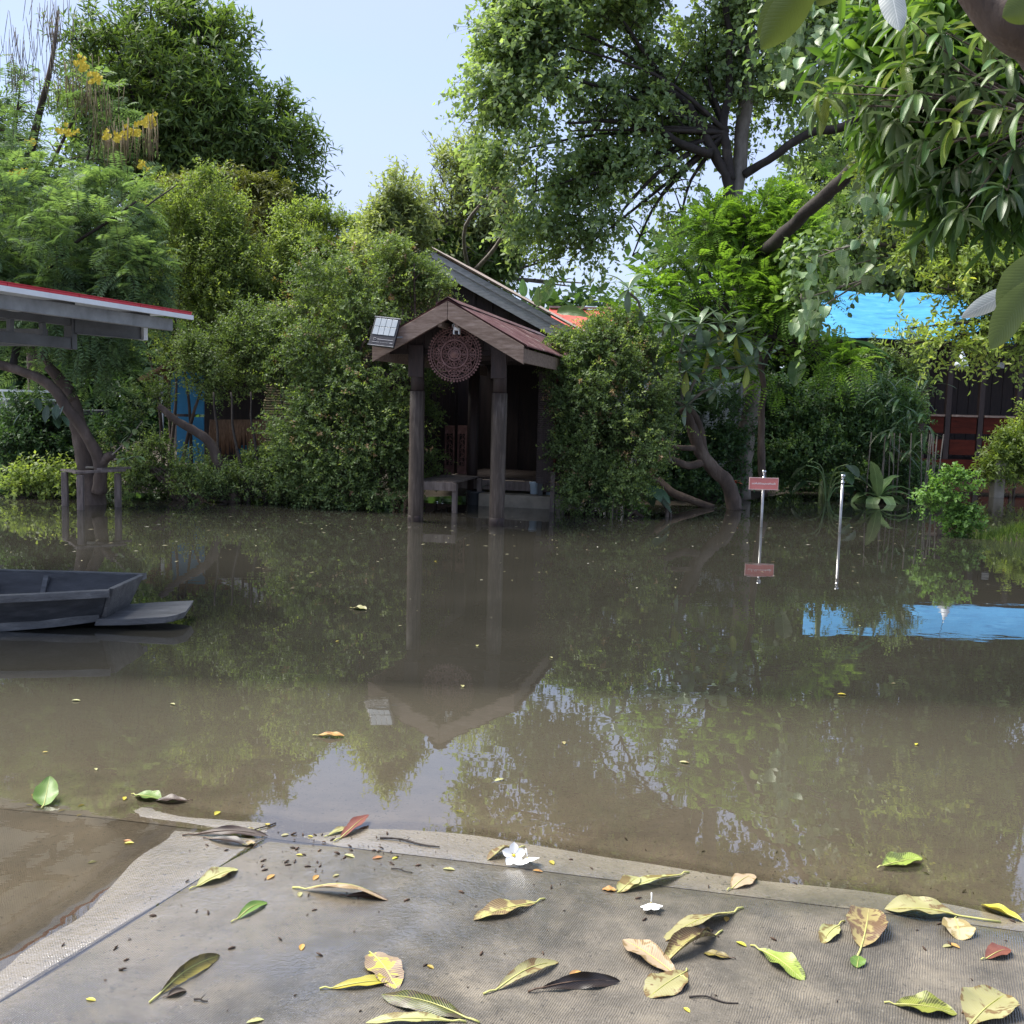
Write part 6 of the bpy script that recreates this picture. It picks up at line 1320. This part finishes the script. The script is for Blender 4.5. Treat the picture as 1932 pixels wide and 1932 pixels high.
fallen((1402,1714),(1254,1778),40,Y_,'largest pale yellow leaf of the heap at lower right',roll=.35,arch=.06,cup=.15)
fallen((1345,1757),(1308,1782),14,DB,'crumpled dark brown scrap on top of the leaf heap',curl=1.6,arch=.25,dark=True)
fallen((1363,1757),(1252,1822),30,'yellow and brown leaf','rolled up grey tan leaf in the middle of the leaf heap',curl=1.5,arch=.10)
fallen((1388,1811),(1328,1800),10,'bronze yellow leaf','slim yellow tipped leaf poking out right of the heap',dark=True)
fallen((1416,1785),(1518,1851),32,'brown edged green leaf','green leaf with chewed edges right of the leaf heap',wave=.2)
fallen((1594,1739),(1550,1780),20,Y_,'short pale leaf with curved stalk left of the half brown oval',pet=.25,prof=1.1)
fallen((1617,1807),(1640,1722),50,'yellow and brown leaf','broad oval leaf half yellow and half brown at right',pet=.2,prof=1.0,cup=.25,arch=.05)
fallen((1618,1828),(1619,1806),20,GR,'tiny round green leaf at the stalk of the half brown oval',pet=.03,prof=.8)
fallen((1888,1741),(1668,1713),26,Y_,'long yellow leaf lying along the dark joint at far right',pet=.35,prof=1.2)
fallen((1802,1733),(1810,1774),40,TP,'tan leaf hanging point down from the joint at far right',pet=.1,cup=.2)
fallen((1945,1745),(1850,1710),26,'yellow orange fallen leaf','orange yellow leaf at the right edge near the joint',cup=.4,roll=.2)
fallen((1851,1812),(1906,1795),16,'red brown leaf','dark red serrated leaf near the right edge')
fallen((1668,1893),(1806,1914),27,'brown edged green leaf','long green leaf with pale veins at bottom right',wave=.15)
fallen((1832,1938),(1893,1880),56,Y_,'broad yellow leaf with a dark hole in the bottom right corner',pet=.02,prof=1.2)
fallen((1372,1681),(1424,1655),22,TP,'thin outlined oval leaf lying beyond the joint',cup=.05)
fallen((1655,1645),(1735,1628),20,'brown edged green leaf','sunken green leaf seen through the shallow water at right',arch=0)
fallen((660,1147),(692,1150),7,Y_,'yellow leaf floating alone in mid water left of the column reflections',floatz=.004,group='leaves floating on the water')
fallen((590,1388),(650,1389),6,'orange leaf','thin reddish leaf floating in the browner shallows',floatz=.004,group='leaves floating on the water')
def ground_flower(px, py, label, face=(0, -.6, .8), r=.036):
    p = ong(px, py); e = empty('frangipani_flower', p, 0, label, 'flower', 'white frangipani flowers dropped on the slab')
    f = Vector(face).normalized(); s = f.cross(Vector((0, 0, 1))).normalized(); u = s.cross(f); c0 = Vector((0, 0, r * .75))
    for k in range(5):
        a = k * 1.2566 + .3; d = s * math.cos(a) + u * math.sin(a); q = -s * math.sin(a) + u * math.cos(a)
        me = strap_leaf('petal', c0 + d * r * .12, d * .93 + f * .35, r * 1.15, r * .85, 0, M['petal'], None, 6, 1.2, side=q, cup=.35, me_only=True)
        zm = min(v.co.z for v in me.vertices)
        if zm < .001: me.transform(Matrix.Translation((0, 0, (.001 - zm) * .6)))
        link('petal', me, e)
    mb = MB(); mb.lathe([(.002, .004), (.006, .002), (.004, -.004)], c0 + f * .004, 8); mb.build('throat', M['yolk'], e)
    mb = MB(); mb.tube([c0 - f * .002, c0 - f * .02 + u * .006, c0 - f * .03 + Vector((.004, 0, .002))], .0022, 6); mb.build('flower_tube', M['petal'], e)
ground_flower(969, 1628, 'upright white frangipani flower showing its yellow throat', (0, -.8, .6))
ground_flower(995, 1632, 'white frangipani flower lying face down beside the upright one', (.35, -.35, -.8))
ground_flower(1228, 1717, 'single white frangipani flower below the long ribbed leaf', (.1, -.2, -.9), .032)
def small_bit(px, py, Lm, kind, label, group, ang=None, cat='leaf', floatz=None, name='small_leaf'):
    p = onz(px, py, floatz) if floatz is not None else ong(px, py); a = random.uniform(0, 6.28) if ang is None else ang
    me = strap_leaf('blade', (0, 0, .002), (1, 0, .12), Lm, Lm * .45, .25, LK[kind], None, 6, 1.0, cup=.3, me_only=True)
    o = link(name, me); o.location = p; o.rotation_euler = (random.uniform(-.1, .1), 0, a); tag(o, label, cat, group); return o
YO = 'yellow orange fallen leaf'
sb = [(60,1500),(62,1521),(74,1526),(110,1532),(145,1541),(147,1523),(236,1504),(405,1539),(232,1587),(253,1591),(165,1630),(518,1651),(572,1615),(650,1613),(722,1618),(740,1622),(565,1693),(571,1782),(806,1822),(835,1640),(1005,1643),(1045,1632),(628,1655),(1096,1834),(1408,1787),(1798,1785),(1811,1790),(162,1886),(465,1931),(1370,1740),(1290,1902),(860,1530),(600,1652),(590,1580),(545,1575),(500,1555)]
for i, (px, py) in enumerate(sb):
    small_bit(px, py, random.uniform(.022, .045), [YO, Y_, 'orange leaf'][i % 3 if py > 1560 else 0], 'tiny yellow leaf scattered on the wet concrete', 'tiny yellow leaves on the concrete')
fb = [(135,1322),(263,1359),(30,1475),(180,1450),(670,1148),(708,1112),(873,1297),(873,1439),(755,1260),(1042,1242),(1262,1100),(1325,1104),(1275,1108),(1075,1090),(1240,1153),(1455,1060),(1350,1128),(1180,1370),(1065,1405),(1430,1300),(1540,1445),(1730,1403),(1755,1404),(1810,1430),(1580,1310),(975,1120),(1000,1170),(820,1060),(700,1030),(560,1040),(430,1010),(460,985),(1140,1040),(1030,1080),(1290,1050),(1105,1160),(640,1210),(560,1170),(1480,1195),(1690,1290),(1210,1250),(990,1330),(330,1330),(420,1280),(220,1380),(80,1420),(610,1330),(720,1390),(1620,1180),(1500,1110),(1560,1050),(900,1220),(280,1010),(350,1040),(100,1010),(30,1040),(250,990),(1260,1010),(1360,1020),(1640,1060),(1300,1440),(1400,1380),(1120,1480),(950,1470),(850,1190)]
for px, py in fb[::3]:
    p = onz(px, py); small_bit(px, py, random.uniform(.022, .05), YO if (px * py) % 3 else Y_, 'tiny yellow leaf floating on the brown water', 'tiny leaves floating on the water', floatz=.003, name='floating_leaf')
def stick(a, c, r, label, bend=.01):
    A, C = ong(*a), ong(*c); e = empty('stick', A, 0, label, 'stick', 'sticks lying on the wet slab'); v = C - A; v.z = 0; s = Vector((-v.y, v.x, 0)).normalized()
    P = smooth_path([Vector((0, 0, r + .001)), v * .35 + s * bend + Vector((0, 0, r + .003)), v * .7 - s * bend * .5 + Vector((0, 0, r + .002)), v + Vector((0, 0, r + .002))], 4)
    mb = MB(); mb.tube(P, [r * (1 - .4 * i / (len(P) - 1)) for i in range(len(P))], 7, wob=.4); mb.build('shaft', M['darkbark'], e)
    mb = MB(); mb.tube([P[5], P[5] + s * .015 + Vector((.006, 0, .006))], [r * .5, r * .2], 5); mb.build('side_twig', M['darkbark'], e)
stick((717,1583), (829,1600), .0042, 'long dark red brown stick near the water edge')
stick((1300,1883), (1393,1894), .0028, 'thin dark twig at the bottom right of centre')
stick((366,1888), (392,1892), .003, 'short dark twig right of the bronze leaf', .002)
stick((520,1555), (466,1572), .0034, 'dark twig ending at the short pale leaf by the waterline', .004)
stick((738,1640), (778,1648), .0022, 'forked black twig below the long red brown stick', .004)
stick((2,1660), (30,1648), .003, 'pale broken twig at the far left edge', .003) if 0 else None
# crumbs of bark, soil and petals too many to count
M['flotsam'] = surf('drifting specks', [(.35, (.12, .09, .04)), (.5, (.3, .28, .16)), (.65, (.42, .42, .36))], .7, 3, bump=0)
rs = random.Random(3); mb = MB()
for _ in range(230):
    px, py = rs.uniform(0, 1932), rs.triangular(1560, 1932, 1620); 
    if _ < 90: px, py = rs.gauss(640, 110), rs.gauss(1605, 28)
    if py < 1562 or py > 1960: continue
    p = ong(px, py); 
    if p.z < .0005 and px < 400: continue
    l = rs.choice((.004, .006, .009, .016, .022)); a = rs.uniform(0, 3.14); d = Vector((math.cos(a), math.sin(a), rs.uniform(0, .25))) * l
    mb.tube([p + Vector((0, 0, .0015)), p + d * .5 + Vector((0, 0, .003)), p + d + Vector((0, 0, .0015))], [l * .08 + .0006, l * .14 + .0008, l * .05 + .0004], 5, wob=.6)
mb2 = MB()
for _ in range(260):
    px, py = rs.uniform(0, 1932), 965 + abs(rs.gauss(0, 70)); p = onz(px, py, .003)
    if py > 1300 or Hh(p.x, p.y) > -.03: continue
    l = rs.uniform(.008, .03) * (1 if py > 1040 else 1.3); a = rs.uniform(0, 3.14); d = Vector((math.cos(a), math.sin(a), 0)) * l; s_ = Vector((-d.y, d.x, 0)) * .3
    mb2.add([p - d, p + s_ + Vector((0, 0, .002)), p + d, p - s_ + Vector((0, 0, .001))], [(0, 1, 2, 3)])
o2 = mb2.build('floating_litter', M['flotsam']); tag(o2, 'tiny pale specks of plant litter drifting over the far water', 'litter', kind='stuff')
o = mb.build('litter', M['debris']); tag(o, 'dark crumbs and broken bits strewn over the wet slab', 'litter', kind='stuff')
tot = sum(len(o.data.polygons) * 2 for o in scene.objects if o.type == 'MESH'); print('TRIS approx', tot, 'objects', len(scene.objects))
for n_, q in FSTAT: print('  ', n_, q)
